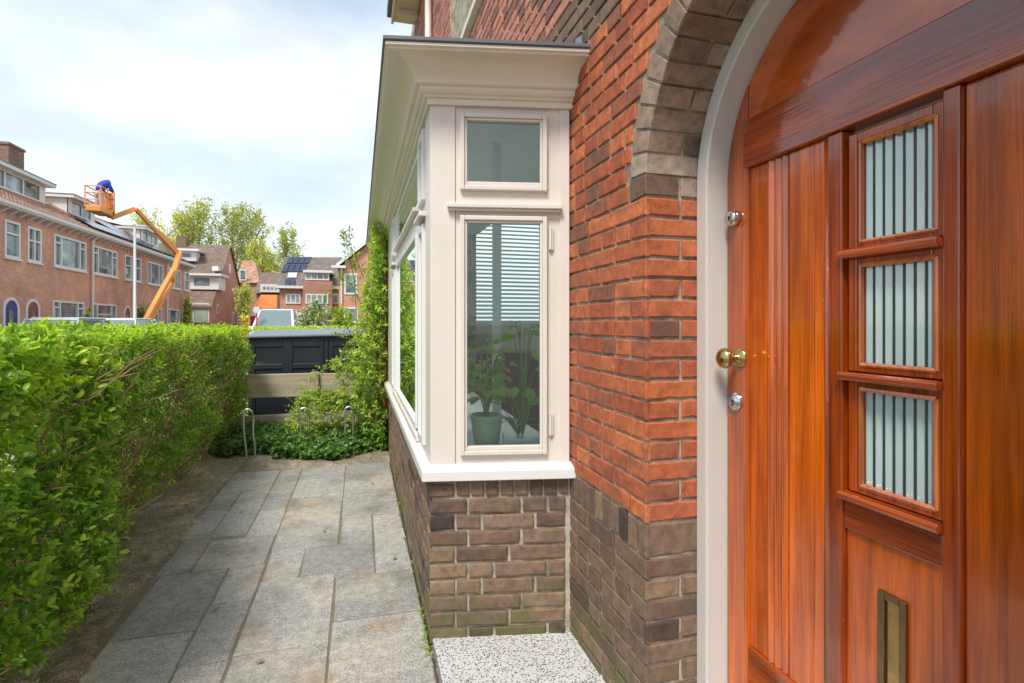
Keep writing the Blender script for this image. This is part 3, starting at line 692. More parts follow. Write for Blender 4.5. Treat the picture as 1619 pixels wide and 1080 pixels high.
# upper floor window, eave, downpipe
uw = MB(); 
def upbox(mb, y0,y1,z0,z1,d0,d1_): return mb.box(HX-d1_,HX-d0,y0,y1,z0,z1)
ringbox(uw, upbox, 2.42,5.03,3.55,5.28,.09,-.1,-.015); upbox(uw,2.40,5.05,3.50,3.55,-.1,.04)
upbox(uw,3.2,3.3,3.64,5.19,-.09,-.02); upbox(uw,4.15,4.25,3.64,5.19,-.09,-.02)
win = uw.build('upper_window', M['cream'], house, bevel=.004)
MB().box(HX+.05,HX+.055,2.5,4.95,3.62,5.2).build('pane', M['pane'], win)
ev = MB().box(.50,.95,-1.6,8.3,5.80,5.86).box(.46,.499,-1.6,8.3,5.76,5.98)
for yy in (5.2,6.9,7.9): ev.box(.55,.82,yy,yy+.09,5.70,5.80)
ev.build('eave', M['cream_eave'], house, bevel=.006)
MB().box(.40,.459,-1.6,8.3,5.85,6.0).build('gutter', M['zinc'], house, bevel=.01)
MB().tube([(.77,6.25,2.36),(.77,6.25,5.8)],.04,12).build('downpipe', M['cream'], house, smooth=True)
MB().prism([(HX-.03,1.9),(HX-.002,1.9),(HX-.002,2.35),(HX-.03,2.02)],'z',2.325,2.36) if False else None
fl = MB().add([(HX-.004,1.89,2.29),(HX-.004,2.02,2.29),(HX-.004,1.96,2.365),(HX-.004,1.90,2.35)],[(0,1,2,3)]).add([(HX-.004,1.89,2.29),(HX-.004,2.02,2.29),(HX-.06,2.02,2.291),(HX-.06,1.89,2.291)],[(0,1,2,3)])
fl.build('lead_flashing', M['lid'], house)
MB().prism([(HX+.01,-1.6),(3,-1.6),(3,14),(HX+.01,14)],'z',6.0,6.05).build('roof', M['tile_grey'], house)  # unseen roof cut short at the back so skylight reaches the blind
st = MB(); st.box(.279,1.10,.2,2.2,-.09,.004)
stp = st.build('terrazzo_step', M['terrazzo'], house, bevel=.004)

# --- door frame (arched, painted) : outer radius .50 -> inner .445
def archbar(mb, r0, r1, x0, x1, zb, n=36):
    prof = [(CY+r0, zb)] + arc(r0,n) + [(CY-r0, zb)]; prof2 = [(CY+r1, zb)] + arc(r1,n) + [(CY-r1, zb)]
    m = len(prof); vs = [(x0,*p) for p in prof]+[(x0,*p) for p in prof2]+[(x1,*p) for p in prof]+[(x1,*p) for p in prof2]; fs=[]
    for i_ in range(m-1):
        fs += [(i_,i_+1,m+i_+1,m+i_),(2*m+i_,2*m+i_+1,3*m+i_+1,3*m+i_),(i_,i_+1,2*m+i_+1,2*m+i_),(m+i_,m+i_+1,3*m+i_+1,3*m+i_)]
    fs += [(0,m,3*m,2*m),(m-1,2*m-1,4*m-1,3*m-1)]
    return mb.add(vs, fs)
dfr = archbar(MB(), .4985, .448, .992, 1.10, .004); dfr.build('door_frame', M['greypaint'], house, bevel=.004)

# --- the door
door = bpy.data.objects.new('front_door', None); COL.objects.link(door); door.parent = house
tag(door, 'arched varnished red brown wooden front door')
DX = 1.066
RD = .444
def zarch(y): return CZA + math.sqrt(max(0, RD*RD-(y-CY)**2))
# backing slab with a hole for the lights column (three boards round the opening)
def board_poly(y0, y1, z0, z1=None, n=10):
    if z1 is not None: return [(y0,z0),(y1,z0),(y1,z1),(y0,z1)]
    return [(y0,z0),(y1,z0)] + [(y1+(y0-y1)*i_/n, zarch(y1+(y0-y1)*i_/n)) for i_ in range(n+1)]
bk = MB()
bk.prism(board_poly(1.286,CY+RD-.0005,.006,None,14),'x',DX-.004,DX+.04)
bk.build('closing_stile', M['wood_v'], door, bevel=.002)
ab = MB()
ytop = [1.285 + (.575-1.285)*i_/18 for i_ in range(19)]
ab.prism([(1.285,1.83),(.487,1.83),(.487,zarch(.487))]+[(y,zarch(y)) for y in reversed(ytop)],'x',DX-.002,DX+.04)
ab.build('arch_panel', M['wood_hd'], door, bevel=.002)
# fine bead line across the arch panel
MB().prism([(1.293,1.690),(.487,1.690),(.487,1.826),(1.293,1.826)],'x',DX-.016,DX+.035).build('top_rail', M['wood_h'], door, bevel=.003)
# left boards
lb = MB()
def board(y1,y0,x, z0=.335, z1=1.689, m=None):
    (m or lb).box(x, DX+.035, y0, y1, z0, z1)
board(1.2845,1.219,DX+.004)
for (a_,b_) in ((1.2185,1.196),(1.1955,1.171),(1.1705,1.147)):
    n_ = 6; P=[]
    for k_ in range(n_+1):
        t_ = k_/n_; P.append((a_+(b_-a_)*t_, DX+.006-.007*math.sin(math.pi*t_)))
    vs = [(x,y,z) for z in (.335,1.689) for (y,x) in P+[(b_,DX+.035),(a_,DX+.035)]]; q = n_+3
    lb.add(vs,[tuple(range(q)),tuple(range(q,2*q))]+[(i_,(i_+1)%q,q+(i_+1)%q,q+i_) for i_ in range(q)])
board(1.1395,1.062,DX+.002); board(1.0615,1.032,DX+.003)
lb.build('board_panel', M['wood_v'], door, bevel=.0025)
bd = MB(); bd.tube([(DX+.004,1.0225,.335),(DX+.004,1.0225,1.689)],.0065,8); bd.build('bead', M['wood_v2'], door, smooth=True)
MB().box(DX-.008,DX+.035,.973,1.0135,.2,1.6895).build('inner_stile', M['wood_v2'], door, bevel=.004)
MB().box(DX-.008,DX+.035,.7225,.7545,.2,1.6895).build('inner_stile', M['wood_v2'], door, bevel=.004)
rb = MB(); board(.722,.607,DX+.004,.3,1.689,rb); board(.6065,.487,DX+.003,.3,1.689,rb)
rb.build('board_panel', M['wood_v'], door, bevel=.003)
MB().prism([(1.2845,.02),(.487,.02),(.487,.20),(1.2845,.20)],'x',DX-.006,DX+.035).box(DX-.004,DX+.035,1.0145,1.2845,.20,.334).build('bottom_rail', M['wood_h'], door, bevel=.003)
MB().box(DX-.004,DX+.035,.7555,.972,.785,.850).build('lock_rail', M['wood_h'], door, bevel=.003)
MB().box(DX+.005,DX+.035,.7555,.972,.20,.784).build('letter_panel', M['wood_v'], door, bevel=.002)
# three lights
wins = [(1.416,1.675,1.430,1.650),(1.142,1.395,1.158,1.378),(.872,1.123,.890,1.104)]
for k_,(z0,z1,g0,g1) in enumerate(wins):
    f_ = MB()
    def dbox(mb,y0,y1,z0_,z1_,d0,d1_): return mb.box(DX-d1_,DX-d0,y0,y1,z0_,z1_)
    ringbox(f_, dbox, .757,.966,z0,z1,.022,-.03,-.002,.014)
    f_.build('window_sash', M['wood_v2'], door, bevel=.003)
    b_ = MB(); q0,q1 = .7715,.9355
    for (a,b) in (((q0,g0),(q0,g1)),((q0,g1),(q1,g1)),((q1,g1),(q1,g0)),((q1,g0),(q0,g0))): b_.tube([(DX+.004,a[0],a[1]),(DX+.004,b[0],b[1])],.0055,8)
    ringbox(b_, dbox, .7715-.005,.9355+.012,g0-.006,g1+.006,.008,-.03,-.006)
    b_.build('glazing_bead', M['wood_bead'], door)
    mo = MB(); pr = [(DX-.004,z0-.004),(DX-.018,z0-.001),(DX-.024,z0-.006),(DX-.024,z0-.014),(DX-.018,z0-.020),(DX-.004,z0-.022),(DX+.02,z0-.02),(DX+.02,z0)]
    mo.prism(pr,'y',.754,.973); mo.build('sill_moulding', M['wood_h'], door, bevel=.0015)
    gm = MB(); ny = 7*12; P0=.774; P1=.932; vs=[]
    for i_ in range(ny+1):
        y = P0+(P1-P0)*i_/ny; x = DX+.018 - .0034*math.cos(2*math.pi*7*i_/ny); vs += [(x,y,g0-.002),(x,y,g1+.002)]
    gm.add(vs,[(2*i_,2*i_+2,2*i_+3,2*i_+1) for i_ in range(ny)])
    gm.build('fluted_pane', M['fluted'], door, smooth=True, norm=False)
# furniture
def rosette(y,z,r,mt,name):
    return MB().lathe((DX-.004,y,z),(-1,0,0),[(r,-.004),(r,.002),(r*.92,.006),(r*.5,.008)],28).build(name, mt, door, smooth=True)
kn = MB().lathe((DX-.004,1.320,1.149),(-1,0,0),[(.029,-.003),(.029,.003),(.026,.007),(.015,.010),(.012,.014),(.010,.026),(.012,.034),(.020,.038),(.027,.044),(.030,.052),(.0275,.060),(.020,.067),(.010,.071),(.001,.072)],28)
kn.build('door_knob', M['brass'], door, smooth=True)
lk = MB().lathe((DX-.004,1.337,1.556),(-1,0,0),[(.024,-.004),(.0235,.012),(.021,.020),(.018,.0235),(.008,.024),(.001,.024)],26); lk.build('upper_lock', M['nickel'], door, smooth=True)
MB().box(DX-.0297,DX-.0277,1.3355,1.3385,1.549,1.561).lathe((DX-.0275,1.337,1.558),(-1,0,0),[(.0045,0),(.0045,.0018),(.001,.002)],12).build('keyhole', M['rubber'], door)
lk = MB().lathe((DX-.004,1.336,1.021),(-1,0,0),[(.0275,-.004),(.027,.005),(.024,.010),(.016,.011),(.0155,.013),(.001,.013)],26); lk.build('lower_lock', M['chrome'], door, smooth=True)
MB().box(DX-.0185,DX-.0165,1.3345,1.3375,1.008,1.022).lathe((DX-.0165,1.336,1.024),(-1,0,0),[(.004,0),(.004,.0018),(.001,.002)],12).build('keyhole', M['rubber'], door)
ms_ = MB(); xm = DX+.005
def mbox(mb,y0,y1,z0,z1,d0,d1_): return mb.box(xm-d1_,xm-d0,y0,y1,z0,z1)
ringbox(ms_, mbox, .828,.891,.36,.683,.016,-.002,.008); ms_.build('letter_slot', M['bronze'], door, bevel=.0025)
ringbox(MB(), mbox, .8445,.8745,.3765,.6665,.003,-.002,.004)
MB().box(xm-.002,xm+.0005,.845,.874,.377,.666).build('letter_flap', M['brass'], door)

# ------------------------------------------------------------------ foliage
def leaf_mesh(name, pos, dirs, nrm, size, tint, material, parent=None, loc=None, wid=.42):
    n = len(pos); pos=np.asarray(pos,float); dirs=np.asarray(dirs,float); nrm=np.asarray(nrm,float); size=np.asarray(size,float)
    dirs /= np.linalg.norm(dirs,axis=1,keepdims=True)+1e-9
    side = np.cross(dirs,nrm); side /= np.linalg.norm(side,axis=1,keepdims=True)+1e-9
    up_ = np.cross(side,dirs)
    T = np.array([(0,0,0),(.8,.28,.10),(.75,.68,.08),(0,1,-.10),(-.75,.68,.08),(-.8,.28,.10)])
    sx = wid*RNG.uniform(.8,1.15,n)
    V = pos[:,None,:] + size[:,None,None]*(side[:,None,:]*(T[None,:,0,None]*sx[:,None,None]*.6) + dirs[:,None,:]*T[None,:,1,None] + up_[:,None,:]*T[None,:,2,None])
    off = root_loc(parent) if parent else Vector(loc) if loc else Vector((0,0,0))
    V = V.reshape(-1,3) - np.array(off)
    me = bpy.data.meshes.new(name); me.vertices.add(6*n); me.vertices.foreach_set('co', V.ravel())
    base = (np.arange(n)*6)[:,None]; F = np.concatenate([base+np.array([[0,1,2,3]]), base+np.array([[0,3,4,5]])],axis=1).ravel()
    me.loops.add(8*n); me.loops.foreach_set('vertex_index', F.astype(np.int32))
    me.polygons.add(2*n); me.polygons.foreach_set('loop_start', np.arange(0,8*n,4,dtype=np.int32)); me.polygons.foreach_set('loop_total', np.full(2*n,4,dtype=np.int32))
    me.update(calc_edges=True); me.validate()
    a = me.attributes.new('tint','FLOAT','POINT'); a.data.foreach_set('value', np.repeat(np.asarray(tint,float),6).astype(np.float32))
    me.materials.append(material); o = bpy.data.objects.new(name, me); COL.objects.link(o)
    if parent: o.parent = parent
    elif loc: o.location = loc
    return o
class Shoots:
    """leafy shoots: opposite leaf pairs along short twigs"""
    def __init__(s): s.p=[]; s.d=[]; s.n=[]; s.s=[]; s.t=[]; s.tw=MB()
    def shoot(s, o, d, ln, nl, size, tint, twig=True, r=.0012, spread=.9):
        o = np.array(o,float); d = np.array(d,float); d /= np.linalg.norm(d)+1e-9
        a = np.cross(d, RNG.normal(size=3)); a /= np.linalg.norm(a)+1e-9; b = np.cross(d,a)
        for i in range(nl):
            t = (i+1)/nl; p = o + d*ln*t; ang = i*1.57+RNG.uniform(-.3,.3)
            rad = a*math.cos(ang)+b*math.sin(ang)
            for sg in (1,-1):
                dd = rad*sg*spread + d*(.35+.6*t) + RNG.normal(size=3)*.18
                s.p.append(p); s.d.append(dd); s.n.append(d*1.0+np.array((0,0,.8))+RNG.normal(size=3)*.3-rad*sg*.2)
                s.s.append(size*(1.05-.35*t)*RNG.uniform(.75,1.25)); s.t.append(min(1,max(0,tint*(.25+.9*t)+RNG.normal()*.08)))
        if twig: s.tw.tube([tuple(o-d*ln*.6),tuple(o+d*ln)],[r*1.5,r*.6],3,False)
    def build(s, name, material, parent=None, loc=None, wid=.42):
        return leaf_mesh(name, s.p, s.d, s.n, s.s, s.t, material, parent, loc, wid)

# --- hedge
hedge = thing('hedge', (-1.7,3.8,0), 'clipped green privet hedge along the left side of the paved path', 'hedge')
H = Shoots(); rnd = random.random
def face_x(y, z):     # garden side of the hedge
    bulge = .10*math.sin(max(0,min(1,z/1.2))*math.pi*.8) 
    lump = .07*math.sin(y*3.1+z*2)+.05*math.sin(y*7.3-z*5)+.03*math.sin(z*9+y*2)
    base = -1.33 + bulge*1.1
    if z > .6: base -= .14*(z-.6)/.6*min(1,max(0,(y-3.2)/1.5))
    if y > 3.6: base += .05
    if y < 3.5: base += .20*min(1,(3.5-y)/.9)
    if z < .35 and y > 3.4: base -= .12*(1-z/.35)
    return base+lump
def top_z(x, y): return 1.205 + .018*math.sin(y*5+x*3)+.014*math.sin(y*13+x*9) + (.0 if y>2.8 else 0)
yA, yB = 1.2, 6.3
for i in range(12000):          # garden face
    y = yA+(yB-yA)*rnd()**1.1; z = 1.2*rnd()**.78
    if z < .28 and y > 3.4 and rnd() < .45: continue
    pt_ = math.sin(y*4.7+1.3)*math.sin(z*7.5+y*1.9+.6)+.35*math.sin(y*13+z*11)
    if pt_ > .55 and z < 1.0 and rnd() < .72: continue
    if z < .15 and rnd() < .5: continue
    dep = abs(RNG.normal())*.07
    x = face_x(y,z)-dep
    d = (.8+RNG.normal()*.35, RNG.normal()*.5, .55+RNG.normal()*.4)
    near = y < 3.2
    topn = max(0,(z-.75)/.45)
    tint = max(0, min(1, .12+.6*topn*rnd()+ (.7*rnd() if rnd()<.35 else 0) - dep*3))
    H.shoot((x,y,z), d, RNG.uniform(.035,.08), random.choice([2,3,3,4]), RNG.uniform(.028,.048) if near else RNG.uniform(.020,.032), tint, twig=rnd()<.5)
for i in range(6500):           # top
    y = yA+(yB-yA)*rnd(); x = -1.15-1.0*rnd()**.8; dep = abs(RNG.normal())*.03
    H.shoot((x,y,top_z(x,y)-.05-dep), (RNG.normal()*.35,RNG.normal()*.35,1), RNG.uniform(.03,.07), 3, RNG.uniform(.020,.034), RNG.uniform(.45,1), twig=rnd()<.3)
for i in range(1500):           # street side and ends
    y = yA+(yB-yA)*rnd(); H.shoot((-2.2+RNG.normal()*.04,y,1.2*rnd()), (-1,RNG.normal()*.5,.5), .05, 3, .026, .3*rnd(), twig=False)
for i in range(1100):
    x = -1.2-.95*rnd(); z=.1+1.08*rnd(); H.shoot((x,6.28+RNG.normal()*.05,z), (RNG.normal()*.5,1,.5), .05, 3, .026, .2+.5*rnd(), twig=False)
for i in range(170):            # stray long shoots
    y = 3.0+3.2*rnd(); z=.15+1.0*rnd(); H.shoot((face_x(y,z)+.01,y,z),(1,RNG.normal()*.4,.3+rnd()),RNG.uniform(.07,.14),5,.028,.7*rnd(),r=.0014)
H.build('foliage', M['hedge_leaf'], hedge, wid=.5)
tw = H.tw
for i in range(2600):           # inner branches
    y = yA+.9+(yB-yA-.9)*rnd(); z0 = 1.0*rnd(); x = face_x(y,z0)-.03-.16*rnd()
    a = np.array((x,y,z0)); d = np.array((.3+RNG.normal()*.5, RNG.normal()*.8, .9)); L_ = RNG.uniform(.06,.2)
    b = a+d*L_*.5+RNG.normal(size=3)*.02; c = a+d*L_+RNG.normal(size=3)*.03
    if c[2] < 1.18: tw.tube([tuple(a),tuple(b),tuple(c)],[.004,.003,.0015],4,False)
for i in range(95):             # stems at the foot
    y = 1.4+(6.2-1.4)*i/95+RNG.normal()*.02; x0=-1.42-.25*rnd(); 
    for q in range(3):
        tx = x0+RNG.normal()*.05; tw.tube([(tx+.03,y+RNG.normal()*.03,-.02),(tx+.06*rnd(),y+RNG.normal()*.05,.25),(tx+.16*rnd(),y+RNG.normal()*.1,.55)],[.012,.008,.003],5,False)
tw.build('branches', M['twig'], hedge)

# --- fence behind the garden
fence = thing('wooden_fence', (-.5,6.35,0), 'low weathered wooden fence of two wide horizontal planks behind the ivy', 'fence')
def tilt_plank(x0,x1,y,za0,za1,zb0,zb1,th=.03):
    return MB().add([(x0,y,za0),(x1,y,zb0),(x1,y,zb1),(x0,y,za1),(x0,y+th,za0),(x1,y+th,zb0),(x1,y+th,zb1),(x0,y+th,za1)],[(0,1,2,3),(7,6,5,4),(0,4,5,1),(3,2,6,7),(0,3,7,4),(1,5,6,2)])
tilt_plank(-1.75,-.47,6.30,.455,.70,.44,.70).build('plank', M['plank'], fence, bevel=.008)
tilt_plank(-.465,.55,6.30,.44,.695,.43,.68).build('plank', M['plank'], fence, bevel=.008)
tilt_plank(-1.75,.55,6.31,.03,.25,.03,.27).build('plank', M['plank'], fence, bevel=.008)
MB().box(-.51,-.43,6.255,6.298,.40,.715).build('post', M['plank'], fence, bevel=.008)
for (xp,h_) in ((-.47,.70),(-1.55,.72),(.5,.7)): MB().box(xp-.045,xp+.045,6.335,6.42,-.1,h_).build('post', M['plank'], fence, bevel=.008)

# --- dark bicycle / bin store
p0 = at(379,592,Y=6.9); 
sh = thing('storage_box', (-.6,7.2,0), 'anthracite storage box with grey lid and recessed panels behind the wooden fence', 'storage box')
x0,x1,ya,yb = -1.24,.30,6.85,7.6; LZ=-.05
MB().box(x0,x1,ya+.015,yb,.02,1.09).build('body', M['anthracite'], sh, bevel=.01)
fp = MB()
for (a_,b_) in ((x0+.05,-.93),(-.82,-.50),(-.37,-.02),(.09,.28)): pass
cols_ = [x0-.004,-1.16,-.86,-.76,-.44,-.43,-.385,-.375,-.335,-.325,-.285,.0,.10,.30]
def pz(z0,z1,a_,b_,d=.0): fp.box(a_,b_,ya+d,ya+.016,z0,z1)
for (a_,b_) in ((x0-.004,-1.17),(-.87,-.76),(-.45,-.415),(-.395,-.36),(-.34,-.305),(.0,.10),(.25,.30)): pz(.02,1.07,a_,b_)
for (a_,b_) in ((-1.17,-.87),(-.76,-.45),(-.305,.0),(.10,.25)):
    pz(.97,1.07,a_,b_); pz(.71,.77,a_,b_); pz(.40,.58,a_,b_); pz(.02,.12,a_,b_)
fp.build('front_panel', M['anthracite'], sh, bevel=.006)
MB().add([(x0-.03,ya-.04,1.075),(x1+.05,ya-.04,1.10),(x1+.05,yb+.03,1.15),(x0-.03,yb+.03,1.12),(x0-.03,ya-.04,1.105),(x1+.05,ya-.04,1.13),(x1+.05,yb+.03,1.19),(x0-.03,yb+.03,1.16)],[(0,3,2,1),(4,5,6,7),(0,1,5,4),(1,2,6,5),(2,3,7,6),(3,0,4,7)]).build('lid', M['lid'], sh, bevel=.01)

# --- steel bicycle hoops
hl = ['leftmost steel bicycle hoop standing in bare soil, bent and leaning','middle steel bicycle hoop with its foot hidden in ivy','rightmost steel bicycle hoop nearest the bay window, straight and upright']
for k_,(px,py,top,lean) in enumerate(((397,727,647,.03),(483,716,645,.015),(552,716,643,.0))):
    b_ = at(px,py,Z=0); zt = CZ+(HZ-top)/FPX*(b_[1]*C_+b_[0]*S_)
    hp = tag(bpy.data.objects.new('bicycle_stand', None), hl[k_], 'bicycle stand', 'steel bicycle hoops in the ivy'); COL.objects.link(hp); hp.location=(b_[0],b_[1],0)
    rr=.036; pts=[]
    for q in range(8): pts.append((b_[0]-rr+lean*(-1)*q/7+(.004*math.sin(q) if k_==0 else 0), b_[1], -.05+(zt-rr+.05)*q/7))
    cx=b_[0]-lean
    for q in range(1,10): a=math.pi*(1-q/10); pts.append((cx+rr*math.cos(a), b_[1], zt-rr+rr*math.sin(a)))
    for q in range(8): pts.append((b_[0]+rr-lean*(1-q/7)+(.005*math.sin(q*1.7) if k_==0 else 0), b_[1]+.02, zt-rr-(zt-rr+.05)*q/7))
    MB().tube(pts,.0105,10).build('hoop', M['galv'], hp, smooth=True)
    MB().box(b_[0]-.06,b_[0]+.06,b_[1]-.03,b_[1]+.05,.0,.022).build('foot_plate', M['galv'], hp, bevel=.003)

# --- climbing shrub by the bay
cl = thing('climbing_shrub', (.05,6.0,0), 'tall leafy yellow green climbing shrub growing against the far end of the bay', 'shrub')
K = Shoots()
for i in range(1600):
    z = 2.25*rnd()**.95; y = 5.35+.9*rnd()
    wdt = .10+.38*math.exp(-((z-.72)/.42)**2) + .08*math.exp(-((z-1.5)/.3)**2)
    x = .27 - min(1,abs(RNG.normal())*.55)*wdt
    if z > 2.1 and rnd()<.6: continue
    tint = min(1,max(0,.1+.9*rnd()*(.4+.6*min(1,z/1.0))-(.2 if x>.2 else 0)))
    K.shoot((x,y-.2*rnd(),z),(-.6+RNG.normal()*.4,-.5+RNG.normal()*.4,.5+RNG.normal()*.3),RNG.uniform(.04,.09),3,RNG.uniform(.034,.058),tint,twig=rnd()<.5)
def shoot_line(S__, pts, nl, size, tint, r=.004, ln=.06):
    pts=[np.array(p,float) for p in pts]; S__.tw.tube([tuple(p) for p in pts],[r*(1-.7*i/(len(pts)-1)) for i in range(len(pts))],5,False)
    for i in range(nl):
        t=rnd()**.8*(len(pts)-1); k_=min(int(t),len(pts)-2); p=pts[k_]+(pts[k_+1]-pts[k_])*(t-k_)
        S__.shoot(p,(RNG.normal(),RNG.normal(),.6),ln,2,size,tint*(.4+.6*rnd()),twig=True)
for (pp,n_) in (([(565,520),(560,440),(550,400),(546,362)],46),([(570,480),(556,450),(540,440),(520,470)],26),([(560,540),(540,500),(528,492),(505,505)],34),([(575,440),(568,420),(560,398)],16),([(565,600),(535,575),(510,585),(490,605)],26),([(560,560),(545,535),(535,530)],14),([(590,500),(592,430),(596,400)],30)):
    shoot_line(K,[at(a,b,Y=6.1-.25*q) for q,(a,b) in enumerate(pp)],n_,.038,.7)
for (bx,by) in ((.12,6.1),(.0,6.05),(.2,5.8),(.15,5.5)):
    K.tw.tube([(bx,by,0),(bx+.03,by-.05,.6),(bx+.08,by-.1,1.3),(bx+.1,by,2.0)],[.02,.015,.01,.005],6,False)
K.build('foliage', M['climber_leaf'], cl, wid=.5); K.tw.build('branches', M['twig'], cl)

# --- yellow-green shrub in the ivy and ivy cover
ys = thing('garden_shrub', (-.35,5.75,0), 'low bright yellow green shrub between the left and middle bicycle hoops', 'shrub')
K = Shoots()
for i in range(620):
    a=rnd()*2*math.pi; rr=.24*math.sqrt(rnd()); z=.08+.46*rnd(); f=math.sqrt(max(0,1-(z/.58)**2))
    K.shoot((-.38+rr*math.cos(a)*1.4*f,5.75+rr*math.sin(a)*f,z),(math.cos(a)*.7,math.sin(a)*.7-.3,.7),RNG.uniform(.04,.07),3,RNG.uniform(.024,.036),.25+.75*rnd(),twig=rnd()<.4)
for q in range(7):
    x=-.8+.9*rnd(); shoot_line(K,[(x,5.9,.1),(x+RNG.normal()*.05,5.85,.35),(x+RNG.normal()*.1,5.8,.55+.2*rnd())],9,.028,.8,.003)
K.build('foliage', M['climber_leaf'], ys, wid=.5); K.tw.build('branches', M['twig'], ys)
K = Shoots()
for i in range(3000):
    x=-1.35+1.65*rnd(); y=5.22+.12*math.sin(x*5)+1.0*rnd()**1.2; z=.02+(.05+.10*min(1,(y-5.1)/.5))*rnd()
    if x<-.75 and y<5.45: continue
    if x>-.1 and y<5.3 and rnd()<.6: continue
    K.shoot((x,y,z),(RNG.normal()*.6,-.4+RNG.normal()*.5,.6),RNG.uniform(.02,.05),2,RNG.uniform(.028,.055),.0+.35*rnd()**2,twig=False)
tag(K.build('ivy', M['ivy_leaf'], None, (-.5,5.7,0), wid=.8),'dark green ivy covering the soil around the bicycle hoops','ivy',kind='stuff')
# weeds at the wall foot and in the joints
K = Shoots()
for i in range(70):
    y=random.choice([RNG.uniform(2.0,2.35),RNG.uniform(2.2,5.0)]); K.shoot((.258+RNG.normal()*.006,y,0),(-.4+RNG.normal()*.4,RNG.normal()*.5,.7),RNG.uniform(.008,.02),2,RNG.uniform(.008,.016),.3+.5*rnd(),twig=False)
for i in range(150):
    y=2.4+3.2*rnd(); K.shoot((-1.02-.2*rnd(),y,.03),(RNG.normal()*.5,RNG.normal()*.5,.7),.012,2,RNG.uniform(.006,.014),.4*rnd(),twig=False)
tag(K.build('weeds', M['climber_leaf'], None, (.2,3,0)),'tiny green weeds in the cracks along the wall foot and soil edge','weeds',kind='stuff')
for (fx_,fy_,rz_) in ((-.2,3.4,.3),(-.6,2.6,1.2),(.18,2.9,2.2),(-.75,3.9,.8),(.1,4.3,2.9),(-.35,2.15,1.9)):
    ca,sa=math.cos(rz_),math.sin(rz_); q=[(0,-.014,.004),(.008,-.004,.009),(.005,.009,.006),(0,.017,.003),(-.006,.009,.008),(-.008,-.004,.005)]
    lm=MB().add([(fx_+a*ca-b*sa,fy_+a*sa+b*ca,c+.004) for a,b,c in q],[(0,1,2,3),(0,3,4,5)])
    where={-.2:'in the middle of the path',-.6:'on the path close to the hedge soil',.18:'on the narrow slab beside the bay',-.75:'on the far left slabs',.1:'on the far right slabs below the bay',-.35:'nearest the viewer on the path'}[fx_]
    tag(lm.build('fallen_leaf', mat_leaf if False else M['dryleaf'], None, (fx_,fy_,0), norm=False),'small dry brown leaf lying '+where,'leaf','fallen leaves on the path')
# dry leaf litter and pebbles on the soil
lit = MB()
for i in range(5200):
    if rnd()<.7: x=-1.45+.5*rnd(); y=2.0+4*rnd()
    else: x=-1.2+1.4*rnd(); y=5.0+.35*rnd()
    a=rnd()*6.28; s_=RNG.uniform(.002,.008)*(1+.8*(rnd()<.08)); z=max(soilz(x,y),0)+.004; d=(math.cos(a)*s_,math.sin(a)*s_)
    lit.add([(x-d[0],y-d[1],z),(x+d[1]*.5,y-d[0]*.5,z+s_*.4),(x+d[0],y+d[1],z+s_*.3),(x-d[1]*.5,y+d[0]*.5,z+s_*.2)],[(0,1,2,3)])
M['litter'] = brick_mat('dry_litter', [(0,(.10,.06,.03)),(.5,(.28,.17,.08)),(.85,(.42,.30,.16)),(1,(.5,.42,.3))])
tag(lit.build('leaf_litter', M['litter'], norm=False),'dry brown leaf litter scattered on the soil under the hedge','leaf litter',kind='stuff')

# --- houseplants and things behind the side window
def inside(s,d,z): p=B+d1*s+n1*d; return (p.x,p.y,z)
pl = thing('potted_plant', inside(.225,-.12,.722), 'flowering houseplant in a green pot on the window board behind the side window', 'potted plant')
o_=inside(.225,-.12,.722)
MB().lathe(o_,(0,0,1),[(.048,0),(.05,.005),(.066,.125),(.07,.13),(.07,.145),(.062,.145),(.06,.12)],28).build('pot', M['pot'], pl, smooth=True)
MB().lathe((o_[0],o_[1],o_[2]+.12),(0,0,1),[(.058,0),(.05,.008),(.001,.012)],16).build('potting_soil', M['soil'], pl)
P=[];D=[];NN=[];SS=[];TT=[]; stm=MB()
for i in range(60):
    a=rnd()*6.28; h_=RNG.uniform(.06,.33); r_=RNG.uniform(.02,.075); p=(o_[0]+r_*math.cos(a),o_[1]+.01+r_*math.sin(a)*.6,o_[2]+.13+h_)
    P.append(p);D.append((math.cos(a),math.sin(a),RNG.uniform(-.6,.4)));NN.append((math.cos(a)*.3,-.5,1));SS.append(RNG.uniform(.045,.08));TT.append(1.0 if (i%13==0) else 0.0 if rnd()<.7 else .2)
    if i%2==0: stm.tube([(o_[0],o_[1],o_[2]+.12),(o_[0]+r_*.4*math.cos(a),o_[1]+r_*.4*math.sin(a),o_[2]+.13+h_*.6),p],.0018,4,False)
leaf_mesh('leaves',P,D,NN,SS,TT,M['house_leaf'],pl,wid=.6); stm.build('stems', M['hedge_leaf'], pl)
pl = thing('houseplant', inside(.38,-.14,.722), 'leggy green houseplant in a pale blue tray right of the green pot', 'potted plant'); o_=inside(.38,-.14,.722)
tr=MB(); q=[inside(.295,-.07,0),inside(.47,-.07,0),inside(.47,-.2,0),inside(.295,-.2,0)]; tr.prism([(a[0],a[1]) for a in q],'z',.723,.775); tr.build('tray', M['tray'], pl, bevel=.005)
P=[];D=[];NN=[];SS=[];TT=[]; stm=MB()
for i in range(26):
    a=rnd()*6.28; h_=RNG.uniform(.08,.5); r_=RNG.uniform(.02,.13); p=(o_[0]+r_*math.cos(a),o_[1]+.5*r_*math.sin(a),o_[2]+.05+h_)
    P.append(p);D.append((math.cos(a),math.sin(a)*.5,-.3+RNG.normal()*.4));NN.append((0,-.7,1));SS.append(RNG.uniform(.05,.085));TT.append(.0)
    stm.tube([(o_[0],o_[1],o_[2]+.05),(o_[0]+r_*.5*math.cos(a),o_[1],o_[2]+.05+h_*.7),p],.002,4,False)
